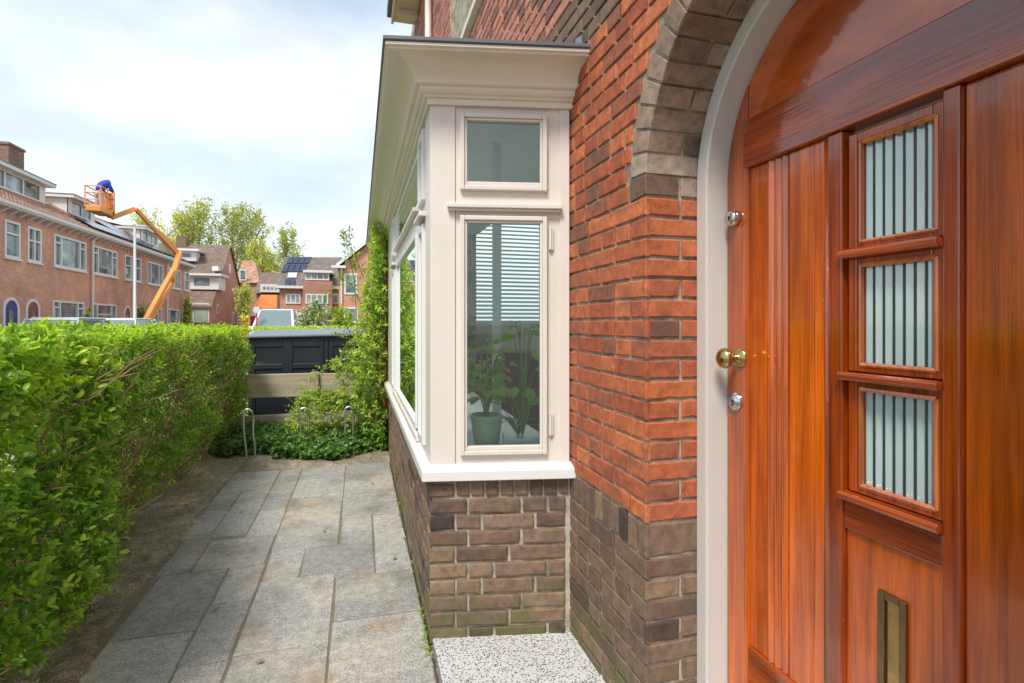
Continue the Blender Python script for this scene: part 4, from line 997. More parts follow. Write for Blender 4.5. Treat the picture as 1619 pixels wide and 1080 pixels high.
for i in range(40):
    a=rnd()*6.28; stm.tube([(o_[0]-.02,o_[1],o_[2]+.05),(o_[0]-.02+.05*math.cos(a),o_[1]+.03*math.sin(a),o_[2]+.12),(o_[0]-.02+.1*math.cos(a),o_[1]+.05*math.sin(a),o_[2]+.1+.05*rnd())],[.002,.0015,.0006],4,False)
leaf_mesh('leaves',P,D,NN,SS,TT,M['house_leaf'],pl,wid=.75); stm.build('stems', M['climber_leaf'], pl)
bl = thing('venetian_blind', (1.6,6.1,2.3), 'white venetian blind half lowered on the far wall inside the room', 'blind')
sm=MB(); zb=1.27; zz=zb+.03
while zz<2.45: sm.add([(.9,6.02,zz),(2.6,6.02,zz),(2.6,6.07,zz+.028),(.9,6.07,zz+.028)],[(0,1,2,3)]); zz+=.046
sm.build('slats', M['blind'], bl, norm=False); MB().box(.9,2.6,6.02,6.06,zb-.02,zb+.01).build('bottom_rail', M['blind'], bl)
cu = MB(); vs=[]
for i in range(41):
    x=.60+.045*i/40; y=2.45+.006*math.sin(i*1.3); vs+=[(x,y,.74),(x,y,2.1)]
cu.add(vs,[(2*i,2*i+2,2*i+3,2*i+1) for i in range(40)])
tag(cu.build('curtain', M['blind'], None, (.62,2.45,.74), norm=False, smooth=True),'narrow white curtain hanging inside the bay behind the houseplants','curtain')
pc2 = at(775,243,Y=4.2)
la = thing('pendant_lamp', (pc2[0],4.2,2.5), 'white conical pendant lamp, unlit, hanging inside behind the upper side pane', 'lamp')
MB().lathe((pc2[0],4.2,pc2[2]-.06),(0,0,1),[(.19,0),(.17,.05),(.10,.10),(.04,.14),(.02,.16)],24).build('lamp_shade', M['blind'], la, smooth=True)
MB().tube([(pc2[0],4.2,pc2[2]+.09),(pc2[0],4.2,max(2.5,pc2[2]+.2))],.004,6).build('cord', M['rubber'], la)
sb = thing('sideboard', (1.5,5.6,.1), 'dark brown wooden sideboard inside the room behind the houseplants', 'sideboard')
MB().box(1.13,2.3,5.3,5.8,.2,.92).build('cabinet', M['darkwood'], sb, bevel=.01); MB().box(1.125,2.35,5.27,5.82,.92,.95).build('top', M['darkwood'], sb, bevel=.004)
for (lx,ly) in ((1.2,5.35),(2.2,5.35),(1.2,5.7),(2.2,5.7)): MB().box(lx,lx+.05,ly,ly+.05,.1,.2).build('leg', M['darkwood'], sb)

# ------------------------------------------------------------------ terrace across the street
XR = -13.0
def wframe(parent, y0,y1,z0,z1, muls=(), trans=None, X=XR, door=False):
    f = MB(); fr_=.10
    def fb(mb,a,b,c,d,d0,d1_): return mb.box(X-d0*1.0 if False else X+min(-d0,-d1_)*-1 if False else X+d0, X+d1_, a,b,c,d)
    def F(a,b,c,d): f.box(X-.12,X+.03,a,b,c,d)
    F(y0,y0+fr_,z0,z1); F(y1-fr_,y1,z0,z1); F(y0+fr_,y1-fr_,z0,z0+.09); F(y0+fr_,y1-fr_,z1-.09,z1)
    for m_ in muls: F(m_-.045,m_+.045,z0+.09,z1-.09)
    if trans:
        ed=[y0+fr_]+[q for m_ in muls for q in (m_-.045,m_+.045)]+[y1-fr_]
        for i_ in range(0,len(ed),2):
            if (i_//2) in trans[1]: F(ed[i_],ed[i_+1],trans[0]-.035,trans[0]+.035)
    f.box(X-.02,X+.08,y0-.06,y1+.06,z0-.07,z0-.001)
    wn = f.build('window', M['white'], parent)
    MB().box(X-.07,X-.06,y0+.05,y1-.05,z0+.04,z1-.04).build('pane', M['pane'], wn)
    # curtain edges / inner reveal behind glass read through reflections only
    return wn
def wall_with_holes(parent, y0,y1,z0,z1,holes, mt, X=XR, depth=.3, name='wall'):
    """grid wall facing +X with rectangular openings"""
    ys=sorted(set([y0,y1]+[h for q in holes for h in q[:2]])); zs=sorted(set([z0,z1]+[h for q in holes for h in q[2:4]])); b_=MB()
    for i_ in range(len(ys)-1):
        j_=0
        while j_ < len(zs)-1:
            a,b,c,d=ys[i_],ys[i_+1],zs[j_],zs[j_+1]; cy,cz=(a+b)/2,(c+d)/2
            if not any(q[0]<cy<q[1] and q[2]<cz<q[3] for q in holes):
                b_.add([(X,a,c),(X,b,c),(X,b,d),(X,a,d)],[(0,1,2,3)])
            j_+=1
    for q in holes:
        a,b,c,d=q[:4]; e=X-.15
        b_.add([(X,a,c),(e,a,c),(e,a,d),(X,a,d)],[(0,1,2,3)]); b_.add([(X,b,c),(e,b,c),(e,b,d),(X,b,d)],[(0,1,2,3)])
        b_.add([(X,a,d),(e,a,d),(e,b,d),(X,b,d)],[(0,1,2,3)]); b_.add([(X,a,c),(e,a,c),(e,b,c),(X,b,c)],[(0,1,2,3)])
    b_.add([(X-8,y0,z0),(X,y0,z0),(X,y0,z1),(X-8,y0,z1)],[(0,1,2,3)]); b_.add([(X-8,y1,z0),(X,y1,z0),(X,y1,z1),(X-8,y1,z1)],[(0,1,2,3)])
    b_.add([(X-8,y0,z0),(X-8,y1,z0),(X-8,y1,z1),(X-8,y0,z1)],[(0,1,2,3)])
    return b_.build(name, mt, parent, norm=False)
EZ=5.62; RZ=8.4; RXX=-17.1
def tiled_roof(parent,y0,y1,mt):
    b_=MB(); cw=.25; ny=int((y1-y0)/cw*4); nr=16; vs=[]
    for r_ in range(nr):
        for e in (0,1):
            t_=(r_+e)/nr; x=XR+.35+(RXX-XR-.35)*t_; z=EZ+.15+(RZ-EZ-.15)*t_+(.05 if e==0 else 0)
            for i_ in range(ny+1):
                y=y0+(y1-y0)*i_/ny; vs.append((x,y,z+.035*math.sin(2*math.pi*i_/4+.6)))
    n_=ny+1
    fs=[(q*n_+i_,q*n_+i_+1,(q+1)*n_+i_+1,(q+1)*n_+i_) for q in range(2*nr-1) for i_ in range(ny)]
    b_.add(vs,fs)
    b_.add([(RXX,y0,RZ+.03),(RXX,y1,RZ+.03),(RXX-4.2,y1,EZ+.1),(RXX-4.2,y0,EZ+.1)],[(0,1,2,3)])
    b_.add([(XR+.3,y0,EZ+.1),(RXX,y0,RZ),(RXX-4.1,y0,EZ+.1)],[(0,1,2)]).add([(XR+.3,y1,EZ+.1),(RXX,y1,RZ),(RXX-4.1,y1,EZ+.1)],[(0,1,2)])
    return b_.build('roof', mt, parent, norm=False)
def rz_at(x): return EZ+.15+(RZ-EZ-.15)*(x-XR-.35)/(RXX-XR-.35)
def arch_door(parent, y0,y1,zt,mt,X=XR):
    r_=(y1-y0)/2; cy=(y0+y1)/2; zc=zt-r_; f=MB(); n_=14
    def ring_(ro,ri,xa,xb):
        o1=[(cy+ro,-.05)]+[(cy+ro*math.cos(math.pi*i_/n_),zc+ro*math.sin(math.pi*i_/n_)) for i_ in range(n_+1)]+[(cy-ro,-.05)]
        o2=[(cy+ri,-.05)]+[(cy+ri*math.cos(math.pi*i_/n_),zc+ri*math.sin(math.pi*i_/n_)) for i_ in range(n_+1)]+[(cy-ri,-.05)]
        m=len(o1); f.add([(xb,*p) for p in o1]+[(xb,*p) for p in o2]+[(xa,*p) for p in o1]+[(xa,*p) for p in o2],[q for i_ in range(m-1) for q in ((i_,i_+1,m+i_+1,m+i_),(i_,i_+1,2*m+i_+1,2*m+i_),(m+i_,m+i_+1,3*m+i_+1,3*m+i_))])
    ring_(r_,r_-.12,X-.1,X+.04)
    fo=f.build('door_surround', M['white'], parent)
    dd=MB(); ri=r_-.12; dd.prism([(cy+ri,-.05)]+[(cy+ri*math.cos(math.pi*i_/n_),zc+ri*math.sin(math.pi*i_/n_)) for i_ in range(n_+1)]+[(cy-ri,-.05)],'x',X+.002,X+.012)
    do=dd.build('door', mt, parent); MB().box(X+.013,X+.02,cy-.12,cy+.12,1.1,1.75).build('door_pane', M['pane'], do)
    MB().tube([(X+.03,cy+.3,1.0),(X+.03,cy+.3,1.12)],.02,6).build('handle', M['galv'], do)
def dormer(parent, y0,y1, xf, zt, nwin=3):
    zb=rz_at(xf); xb=xf-2.2; b_=MB()
    b_.add([(xf,y0,zb-.05),(xf,y0,zt),(xb,y0,zt),(xb,y0,rz_at(xb))],[(0,1,2,3)]).add([(xf,y1,zb-.05),(xf,y1,zt),(xb,y1,zt),(xb,y1,rz_at(xb))],[(0,1,2,3)])
    b_.box(xf-.04,xf,y0,y1,zb-.05,zb+.12).box(xf-.04,xf,y0,y1,zt-.1,zt); wd=(y1-y0-.9)/nwin
    for i_ in range(nwin+1): q=y0+.45+i_*wd; b_.box(xf-.04,xf,q-.05,q+.05,zb+.12,zt-.1)
    b_.box(xf-.04,xf,y0,y0+.40,zb+.12,zt-.1).box(xf-.04,xf,y1-.40,y1,zb+.12,zt-.1)
    do=b_.build('dormer', M['white'], parent, norm=False)
    MB().box(xf-.06,xf-.045,y0+.2,y1-.2,zb+.05,zt-.05).build('dormer_pane', M['pane'], do)
    MB().box(xb,xf+.35,y0-.2,y1+.2,zt,zt+.16).build('dormer_roof', M['white'], do); MB().box(xb,xf+.38,y0-.23,y1+.23,zt+.16,zt+.19).build('dormer_roofing', M['lid'], do)
def terrace(y0,y1,label,ups,downs,doors,dorm,solar=(),chim=None,pipe=None,mt='far_brick'):
    t_=thing('terraced_house',(XR,(y0+y1)/2,0),label,'house','terraced houses across the street')
    holes=[(a,b,3.78,5.22) for (a,b,_,_) in ups]+[(a,b,.75,2.27) for (a,b,_,_) in downs]
    wall_with_holes(t_,y0,y1,-.06,EZ,holes,M[mt])
    for (a,b,mu,tr_) in ups: wframe(t_,a,b,3.78,5.22,mu,tr_)
    for (a,b,mu,tr_) in downs: wframe(t_,a,b,.75,2.27,mu,tr_)
    for (a,b,m_) in doors: arch_door(t_,a,b,2.26,M[m_])
    tiled_roof(t_,y0,y1,M['tile'])
    e=MB().box(XR,XR+.42,y0,y1,EZ,EZ+.06).box(XR+.30,XR+.48,y0,y1,EZ+.061,EZ+.2); q=y0+.25
    while q<y1-.1: e.prism([(XR+.005,EZ-.22),(XR+.38,EZ-.002),(XR+.005,EZ-.002)],'y',q,q+.12); q+=.62
    e.build('eave', M['cream'], t_)
    MB().box(XR+.31,XR+.47,y0,y1,EZ+.201,EZ+.23).build('gutter', M['zinc'], t_)
    for d_ in dorm: dormer(t_,*d_)
    for (sy0,sy1,t0,t1,nc,nr_) in solar:
        for c_ in range(nc):
            for r_ in range(nr_):
                a=sy0+(sy1-sy0)*c_/nc+.02; b=sy0+(sy1-sy0)*(c_+1)/nc-.02; ta=t0+(t1-t0)*r_/nr_+.006; tb_=t0+(t1-t0)*(r_+1)/nr_-.006
                def RP(y,tt,h): x=XR+.35+(RXX-XR-.35)*tt; return (x+.06*h/.1,y,EZ+.15+(RZ-EZ-.15)*tt+h+.03)
                MB().add([RP(a,ta,.08),RP(b,ta,.08),RP(b,tb_,.08),RP(a,tb_,.08),RP(a,ta,.12),RP(b,ta,.12),RP(b,tb_,.12),RP(a,tb_,.12)],[(0,3,2,1),(4,5,6,7),(0,1,5,4),(1,2,6,5),(2,3,7,6),(3,0,4,7)]).build('solar_panel', M['solar'], t_)
    if chim: MB().box(chim[0],chim[0]+.9,chim[1],chim[1]+1.3,RZ-1,chim[2]).box(chim[0]-.05,chim[0]+.95,chim[1]-.05,chim[1]+1.35,chim[2],chim[2]+.12).build('chimney', M['far_dark'], t_)
    if pipe: MB().tube([(XR+.4,pipe,EZ+.05),(XR+.12,pipe+.12,EZ-.25),(XR+.1,pipe+.12,0)],.055,8).build('downpipe', M['white'], t_)
    return t_
sd1=([0],); three=lambda a,b:(a+.62,b-.62)
terrace(9.6,15.1,'nearest terraced house across the street beside the left edge',[(10.6,13.6,three(10.6,13.6),None)],[(10.6,13.6,three(10.6,13.6),None)],[],[])
terrace(15.1,20.6,'second nearest terraced house across the street',[(16.3,19.3,three(16.3,19.3),None)],[(16.3,19.3,three(16.3,19.3),None)],[],[])
terrace(20.6,26.15,'terraced house with the blue arched door across the street',[(21.2,23.9,three(21.2,23.9),(4.8,[0,2])),(24.96,25.94,(),(4.72,[0]))],[(21.2,23.9,three(21.2,23.9),None)],[(24.85,25.87,'blue_door')],[(24.2,32.0-3.1,-14.75,7.85,4)] if False else [(21.0,25.3,-14.75,7.9,3)])
terrace(26.15,31.7,'terraced house with orange clay tiles and two upper windows next to the blue doored house',[(26.44,27.42,(26.93,),(4.65,[0,1])),(28.4,31.32,three(28.4,31.32),(4.85,[0,2]))],[(28.3,31.13,three(28.3,31.13),(1.95,[0,2]))],[(26.3,27.3,'brown_door')],[(26.6,31.5,-14.75,7.9,3)],pipe=31.65)
terrace(31.7,37.15,'terraced house under the lift basket with solar panels and a dormer',[(31.98,34.89,three(31.98,34.89),(4.85,[0,2])),(35.88,36.9,(),(4.6,[0]))],[(31.88,34.8,three(31.88,34.8),(1.7,[1]))],[(35.75,36.75,'brown_door')],[(33.6,36.6,-14.75,7.85,2)],[(32.0,37.1,.08,.34,5,1)],chim=(-17.7,32.6,10.15))
terrace(37.15,42.65,'terraced house right of the street lamp with a full row of solar panels',[(37.42,38.29,(),(4.6,[0])),(39.3,42.1,three(39.3,42.1),None)],[(37.5,38.3,(),None),(39.78,41.9,three(39.78,41.9),None)],[],[(41.2,45.2-2.6,-14.9,7.85,2)] if False else [],[(37.2,42.6,.08,.62,5,2)],pipe=42.6)
terrace(42.65,48.15,'end terraced house behind the orange boom with leaves on its corner',[(42.86,45.9,three(42.86,45.9),None),(46.8,48.0,(),(4.6,[0]))],[(42.94,45.8,three(42.94,45.8),None)],[],[(43.4,47.0,-14.75,7.85,3)],[(42.8,48.0,.08,.34,5,1)])

# ------------------------------------------------------------------ houses at the end of the street
def quad_at(mb, pts, Y): mb.add([at(*crop3(*p),Y=Y) for p in pts],[tuple(range(len(pts)))])
def rect_at(px0,py0,px1,py1,Y):
    a=at(*crop3(px0,py0),Y=Y); b=at(*crop3(px1,py1),Y=Y); return a[0],b[0],b[2],a[2]
def win_y(parent, cx0,cy0,cx1,cy1,Y,n=2,mt='white',name='window'):
    x0,x1,z0,z1=rect_at(cx0,cy0,cx1,cy1,Y); f=MB(); fr_=min(.12,(x1-x0)*.12)
    f.box(x0,x0+fr_,Y-.03,Y+.1,z0,z1).box(x1-fr_,x1,Y-.03,Y+.1,z0,z1).box(x0+fr_,x1-fr_,Y-.03,Y+.1,z0,z0+.12).box(x0+fr_,x1-fr_,Y-.03,Y+.1,z1-.12,z1)
    for i_ in range(1,n): q=x0+(x1-x0)*i_/n; f.box(q-.05,q+.05,Y-.03,Y+.1,z0+.12,z1-.12)
    w_=f.build(name, M[mt], parent); MB().box(x0+.03,x1-.03,Y-.012,Y+.02,z0+.03,z1-.03).build('pane', M['pane'], w_); return w_
# H1 brown roofed gable house
t_=thing('gable_house',(-14,55,0),'brown roofed brick house with a steep gable at the end of the terrace','house')
gx=-12.4; ya_,ym,yb_=52.0,59.0,66.0; ez,rz=2.9,8.9
MB().add([(gx,ya_,-.06),(gx,yb_,-.06),(gx,yb_,ez),(gx,ym,rz),(gx,ya_,ez)],[(0,1,2,3,4)]).add([(-26,ya_,-.06),(gx,ya_,-.06),(gx,ya_,ez),(-26,ya_,ez)],[(0,1,2,3)]).build('wall', M['far_brick3'], t_)
ro=MB().add([(-26,ya_-.3,ez-.2),(gx+.15,ya_-.3,ez-.2),(gx+.15,ym,rz+.08),(-26,ym,rz+.08),(-26,ya_-.3,ez-.35),(gx+.15,ya_-.3,ez-.35),(gx+.15,ym,rz-.07),(-26,ym,rz-.07)],[(0,1,2,3),(4,7,6,5),(0,4,5,1),(1,5,6,2)])
ro.add([(-26,yb_+.3,ez-.2),(gx+.15,yb_+.3,ez-.2),(gx+.15,ym,rz+.08),(-26,ym,rz+.08)],[(0,1,2,3)])
rf=ro.build('roof', M['tile_brown'], t_, norm=False)
a=at(*crop3(95,380),Y=59); b=at(*crop3(165,450),Y=59); MB().box(a[0],b[0],58.5,59.5,8.3,a[2]).build('chimney', M['far_dark'], rf)
for (c,Yw,n_) in (((180,655,385,755),53.2,2),((110,480,225,552),56.2,2)):
    x0,x1,z0,z1=rect_at(*c,Yw); d_=MB().box(x0,x1,Yw,Yw+2.5,z0,z1).build('dormer', M['white'], t_)
    MB().box(x0-.3,x1+.3,Yw-.4,Yw+2.5,z1,z1+.2).build('dormer_roof', M['white'], d_)
    MB().box(x0+(x1-x0)*.15,x0+(x1-x0)*.68,Yw-.03,Yw-.003,z0+.35,z1-.2).build('dormer_pane', M['pane'], d_)
x0,x1,z0,z1=rect_at(342,590,385,622,55); MB().box(x0,x1,54.8,55.6,z0,z1).build('skylight', M['white'], t_)
gw=win_y(t_,200,850,318,990,51.9,1,'white','garage_door'); x0,x1,z0,z1=rect_at(215,880,305,985,51.9); MB().box(x0,x1,51.83,51.86,z0,z1).build('garage_panel', paint('pale_green_panel',(.45,.55,.45),.4,.1), gw)
for (y0,y1,z0,z1) in ((58.6,59.4,6.2,7.1),(54.0,54.7,2.1,3.0),(60.0,61.2,1.2,2.4),(62.2,63.8,1.2,2.4)):
    w_=MB().box(gx,gx+.05,y0,y1,z0,z1).build('window', M['white'], t_); MB().box(gx+.051,gx+.06,y0+.15,y1-.15,z0+.15,z1-.15).build('pane', M['pane'], w_)
# H2 reddish gable behind
t_=thing('brick_gable_house',(-9.5,72,0),'narrow reddish brick house with tiled roof right of the steep gable','house')
x0,x1,z0,z1=rect_at(520,700,668,1010,72); _,_,_,zr=rect_at(520,555,668,1010,76)
MB().box(x0,x1,72,80,-.06,z1).build('wall', M['far_brick2'], t_)
MB().add([(x0-.2,71.7,z1-.1),(x1+.2,71.7,z1-.1),(x1-1,76,zr),(x0-.2,76,zr+.2),(x1+.2,80,z1),(x0-.2,80,z1)],[(0,1,2,3),(3,2,4,5),(1,4,2)]).build('roof', M['tile'], t_, norm=False)
win_y(t_,535,612,582,690,71.8,1)
# H3 with long white dormer and orange awning
t_=thing('shop_house',(-6.5,64,0),'house with a long white dormer above an orange roofed red shop front','house')
x0,x1,z0,z1=rect_at(655,775,835,1000,64); _,_,_,zr=rect_at(655,632,835,1000,68)
MB().box(x0,x1,64,72,-.06,z1).build('wall', M['far_brick2'], t_)
MB().add([(x0-.2,63.7,z1-.1),(x1+.3,63.7,z1-.1),(x1+.1,68,zr),(x0-.2,68,zr)],[(0,1,2,3)]).build('roof', M['tile_brown'], t_, norm=False)
a0,a1,b0,b1=rect_at(683,716,818,776,63.9); d_=MB().box(a0,a1,63.6,66,b0,b1).build('dormer', M['white'], t_)
for i_ in range(4):
    q=a0+(a1-a0)*(.16+.2*i_); MB().box(q,q+(a1-a0)*.12,63.55,63.595,b0+.35,b1-.3).build('dormer_pane', M['pane'], d_)
a0,a1,b0,b1=rect_at(625,782,800,885,60); MB().add([(a0,60,b0),(a1,60,b0),(a1-.0,62.5,b1),(a0+.4,62.5,b1),(a0,60,b0-.12),(a1,60,b0-.12)],[(0,1,2,3),(0,4,5,1)]).build('awning_roof', M['orange_roof'], t_, norm=False)
MB().box(a1,a1+.9,60,63.5,-.06,b1-.1).build('side_wall', M['far_dark'], t_)
MB().box(a0,a1,60.1,60.4,b0-.8,b0-.121).build('fascia', M['white'], t_)
MB().box(a0-.2,a1-.9,60.05,60.3,-.06,b0-.85).build('shop_front', M['red'], t_)
# H4 dark roof with solar panels and bay
t_=thing('bay_house',(-5,54,0),'brick house with dark hipped roof, solar panels and a white dormer window','house')
x0,x1,z0,z1=rect_at(822,745,1245,1000,54)
MB().box(x0,x1,54,62,-.06,z1).build('wall', M['far_brick3'], t_)
a=at(*crop3(880,525),Y=58); b=at(*crop3(1262,525),Y=58)
MB().add([(x0-.3,53.6,z1),(x1+.3,53.6,z1),(b[0],58,b[2]),(a[0]-.4,58,a[2]),(x0-.3,62.4,z1),(x1+.3,62.4,z1)],[(0,1,2,3),(0,3,4),(3,2,5,4),(1,5,2)]).build('roof', M['tile_grey'], t_, norm=False)
MB().box(x0-.3,x1+.3,53.5,53.75,z1-.02,z1+.22).build('gutter', M['white'], t_)
c0,c1,d0,d1_=rect_at(985,692,1192,1000,53)
MB().box(c0,c1,53,54.2,-.06,d1_).build('bay', M['far_brick2'], t_)
win_y(t_,1000,628,1172,690,53.1,4); q0,q1,_,q3=rect_at(985,622,1196,634,52.8); MB().box(q0,q1,52.8,56,q3-.12,q3+.1).build('dormer_roof', M['white'], t_)
for (c,n_,Yw) in (((862,785,968,856),3,53.95),((1003,785,1165,856),4,52.95),((1196,782,1238,856),1,53.95)): win_y(t_,*c,Yw,n_)
def roofpt(cx,cy):
    """point on the front roof slope of the house, seen where the photo shows it"""
    e1=Vector((x0,53.6,z1)); sl_=(a[2]-z1)/(58-53.6)
    p=crop3(cx,cy); u=(p[0]-809.5)/FPX; v=(HZ-p[1])/FPX; r_=Vector((S_+u*C_,C_-u*S_,v)); 
    tt=(z1-CZ-sl_*53.6)/(r_.z-sl_*r_.y); return r_*tt+Vector((0,-.06,CZ+.06))
for (cx0,cx1,cy0,cy1,n_,sk) in ((885,1050,530,575,4,-20),(850,1020,580,635,4,-20),(858,935,688,735,2,-6)):
    for i_ in range(n_):
        w_=(cx1-cx0)/n_; p=[roofpt(cx0+w_*i_+3,cy0),roofpt(cx0+w_*(i_+1)-3,cy0),roofpt(cx0+w_*(i_+1)-3+sk,cy1),roofpt(cx0+w_*i_+3+sk,cy1)]
        MB().add(p+[q+Vector((0,-.04,.04)) for q in p],[(4,5,6,7),(0,1,5,4),(1,2,6,5),(2,3,7,6),(3,0,4,7)]).build('solar_panel', M['solar'], t_)
p=[roofpt(882,642),roofpt(945,642),roofpt(940,678),roofpt(875,678)]; MB().add(p+[q+Vector((0,-.05,.05)) for q in p],[(4,5,6,7),(0,1,5,4),(1,2,6,5),(2,3,7,6),(3,0,4,7)]).build('skylight', M['lamp_grey'], t_)
# H5 right gable house
t_=thing('right_gable_house',(-1.5,44,0),'orange brown gabled house partly hidden behind the climbing shrub','house')
Yg=42.0; lo=at(*crop3(1225,595),Y=Yg); hi=at(*crop3(1450,418),Y=Yg); xl=at(*crop3(1240,600),Y=Yg)[0]
MB().prism([(xl,-.06),(9,-.06),(9,lo[2]),(2*hi[0]-lo[0],lo[2]),(hi[0],hi[2]-.1),(xl,lo[2]-.1)],'y',Yg,Yg+9).build('wall', M['far_brick3'], t_)
rfm=MB(); 
for (p_,q_) in (((lo[0],lo[2]),(hi[0],hi[2])),((hi[0],hi[2]),(2*hi[0]-lo[0],lo[2]))): rfm.add([(p_[0],Yg-.3,p_[1]),(q_[0],Yg-.3,q_[1]),(q_[0],Yg+9,q_[1]),(p_[0],Yg+9,p_[1]),(p_[0],Yg-.3,p_[1]+.16),(q_[0],Yg-.3,q_[1]+.16),(q_[0],Yg+9,q_[1]+.16),(p_[0],Yg+9,p_[1]+.16)],[(0,3,2,1),(4,5,6,7),(0,1,5,4),(1,2,6,5),(2,3,7,6),(3,0,4,7)])
rfm.build('roof', M['tile_brown'], t_); 
MB().beam((lo[0],Yg-.34,lo[2]+.1),(hi[0],Yg-.34,hi[2]+.1),.06,.2).build('bargeboard', M['white'], t_)
MB().box(at(*crop3(1188,600),Y=Yg)[0],at(*crop3(1290,600),Y=Yg)[0],Yg-.5,Yg-.02,lo[2]-.1,lo[2]+.08).build('gutter', M['white'], t_)
p=at(*crop3(1258,620),Y=Yg-.15); MB().tube([(p[0],Yg-.12,lo[2]-.1),(p[0],Yg-.12,0)],.06,8).build('downpipe', M['white'], t_)
win_y(t_,1278,640,1372,790,Yg-.03,1); win_y(t_,1275,880,1375,990,Yg-.03,1)

# ------------------------------------------------------------------ trees
def tree(name,label,px,py_top,py_bot,halfpx,Y,mt='tree_leaf',n=2600,size=.35,group=None,z0=0,shape='oval',tint=.4,lim=9,crown_from=.28,sparse=.8):
    b=at(px,500,Y=Y); top=at(px,py_top,Y=Y)[2]; wdt=abs(at(px+halfpx,500,Y=Y)[0]-at(px-halfpx,500,Y=Y)[0])/2
    t_=thing(name,(b[0],Y,0),label,'tree',group); tr_=MB(); base=np.array((b[0],Y,0.0)); H_=top
    pts=[tuple(base+np.array((RNG.normal()*.01*H_*i,RNG.normal()*.01*H_*i,H_*.92*i/6))) for i in range(7)]
    tr_.tube(pts,[H_*.016*(1-i/7)+.015 for i in range(7)],7)
    P=[];D=[];NN=[];SS=[];TT=[]; tips=[]
    for k_ in range(lim*2):
        f=crown_from*.8+(.9-crown_from*.8)*k_/(lim*2); p=np.array(pts[0])+(np.array(pts[-1])-np.array(pts[0]))*f
        a=k_*2.4+RNG.normal()*.3; prof=math.sin(min(1,max(.05,(f-crown_from*.6)/(1-crown_from*.6)))*math.pi)**.6
        L_=wdt*prof*RNG.uniform(.75,1.05); rise=H_*.16*(1.15-f)+L_*.6
        q1=p+np.array((math.cos(a)*L_*.55,math.sin(a)*L_*.55,rise*.45)); q2=p+np.array((math.cos(a)*L_*.9,math.sin(a)*L_*.9,rise*1.25))
        q2[2]=min(q2[2],H_*RNG.uniform(.93,.99)); tr_.tube([tuple(p),tuple(q1),tuple(q2)],[H_*.006*(1-f)+.015,H_*.004*(1-f)+.012,.008],5,False)
        for q in range(9):
            u_=RNG.uniform(.3,1.05); o1=(p+(q1-p)*u_*2) if u_<.5 else q1+(q2-q1)*(u_-.5)*2
            e=o1+np.array((RNG.normal()*.3*L_,RNG.normal()*.3*L_,RNG.uniform(.15,.7)*(L_*.5+.06*H_)))
            if e[2]>H_: e[2]=H_*.99
            tr_.tube([tuple(o1),tuple((o1+e)/2+RNG.normal(size=3)*.03*L_),tuple(e)],[.02,.013,.006] if H_>8 else [.008,.005,.003],3,False)
            for k3 in range(4): tips.append(o1+(e-o1)*RNG.uniform(.4,1.05))
    for k3 in range(lim*3): tips.append(np.array(pts[-1])+np.array((RNG.normal()*wdt*.12,RNG.normal()*wdt*.12,-RNG.uniform(-.07,.25)*H_)))
    tips=np.array(tips)
    n=int(n*1.35)
    for i in range(n):
        c=tips[int(rnd()*len(tips))]; s_=wdt*.12*(1.6-sparse); p=c+RNG.normal(size=3)*s_*np.array((1,1,1.8))
        if p[2]>H_: p[2]=H_-rnd()*.1*H_
        P.append(p); D.append(RNG.normal(size=3)); NN.append(RNG.normal(size=3)); SS.append(size*.72*RNG.uniform(.5,1.3)); TT.append(min(1,max(0,tint+RNG.normal()*.25)))
    tr_.build('trunk', M['bark'], t_); leaf_mesh('crown',P,D,NN,SS,TT,M[mt],t_,wid=.7); return t_
GT='tall spring trees behind the roofs'
tree('tree','yellowish leafy tree right of the orange boom, farthest left of the tall trees',268,330,420,32,95,n=3600,tint=.9,group=GT,size=.45)
tree('tree','tall sparse tree just above the end gable house chimney, second from the left',318,309,430,36,95,n=3400,tint=.35,group=GT,lim=11,size=.42)
tree('tree','tallest broad sparse tree left of the solar panelled roof, in two crowns',372,314,440,28,95,n=3000,tint=.3,group=GT,lim=11,size=.42)
tree('tree','tall sparse tree on the right edge of the broad double crown',400,318,440,30,98,n=3200,tint=.35,group=GT,lim=11,size=.42)
tree('poplar_tree','narrow pointed poplar directly above the house with solar panels',452,349,440,20,95,n=2600,tint=.35,group=GT,size=.4)
tree('poplar_tree','small faint pointed tree right of the narrow poplar',478,384,440,8,110,n=500,tint=.1,group=GT)
tree('tree','low yellow green tree behind the shop house roof',415,375,460,20,85,n=2400,tint=.85,group=GT,size=.45)
tree('tree','low pale green tree between the shop house and the poplar',432,395,470,16,88,n=1800,tint=.7,group=GT,size=.45)
tree('tree','yellowish tree behind the lift boom and solar panels, left part',240,322,400,22,100,n=2200,tint=.8,group=GT,size=.45)
tree('street_tree','small lime green street tree in front of the steep brick gable',382,446,515,17,38,mt='tree_leaf',n=1500,size=.16,tint=.7,lim=6,crown_from=.35)
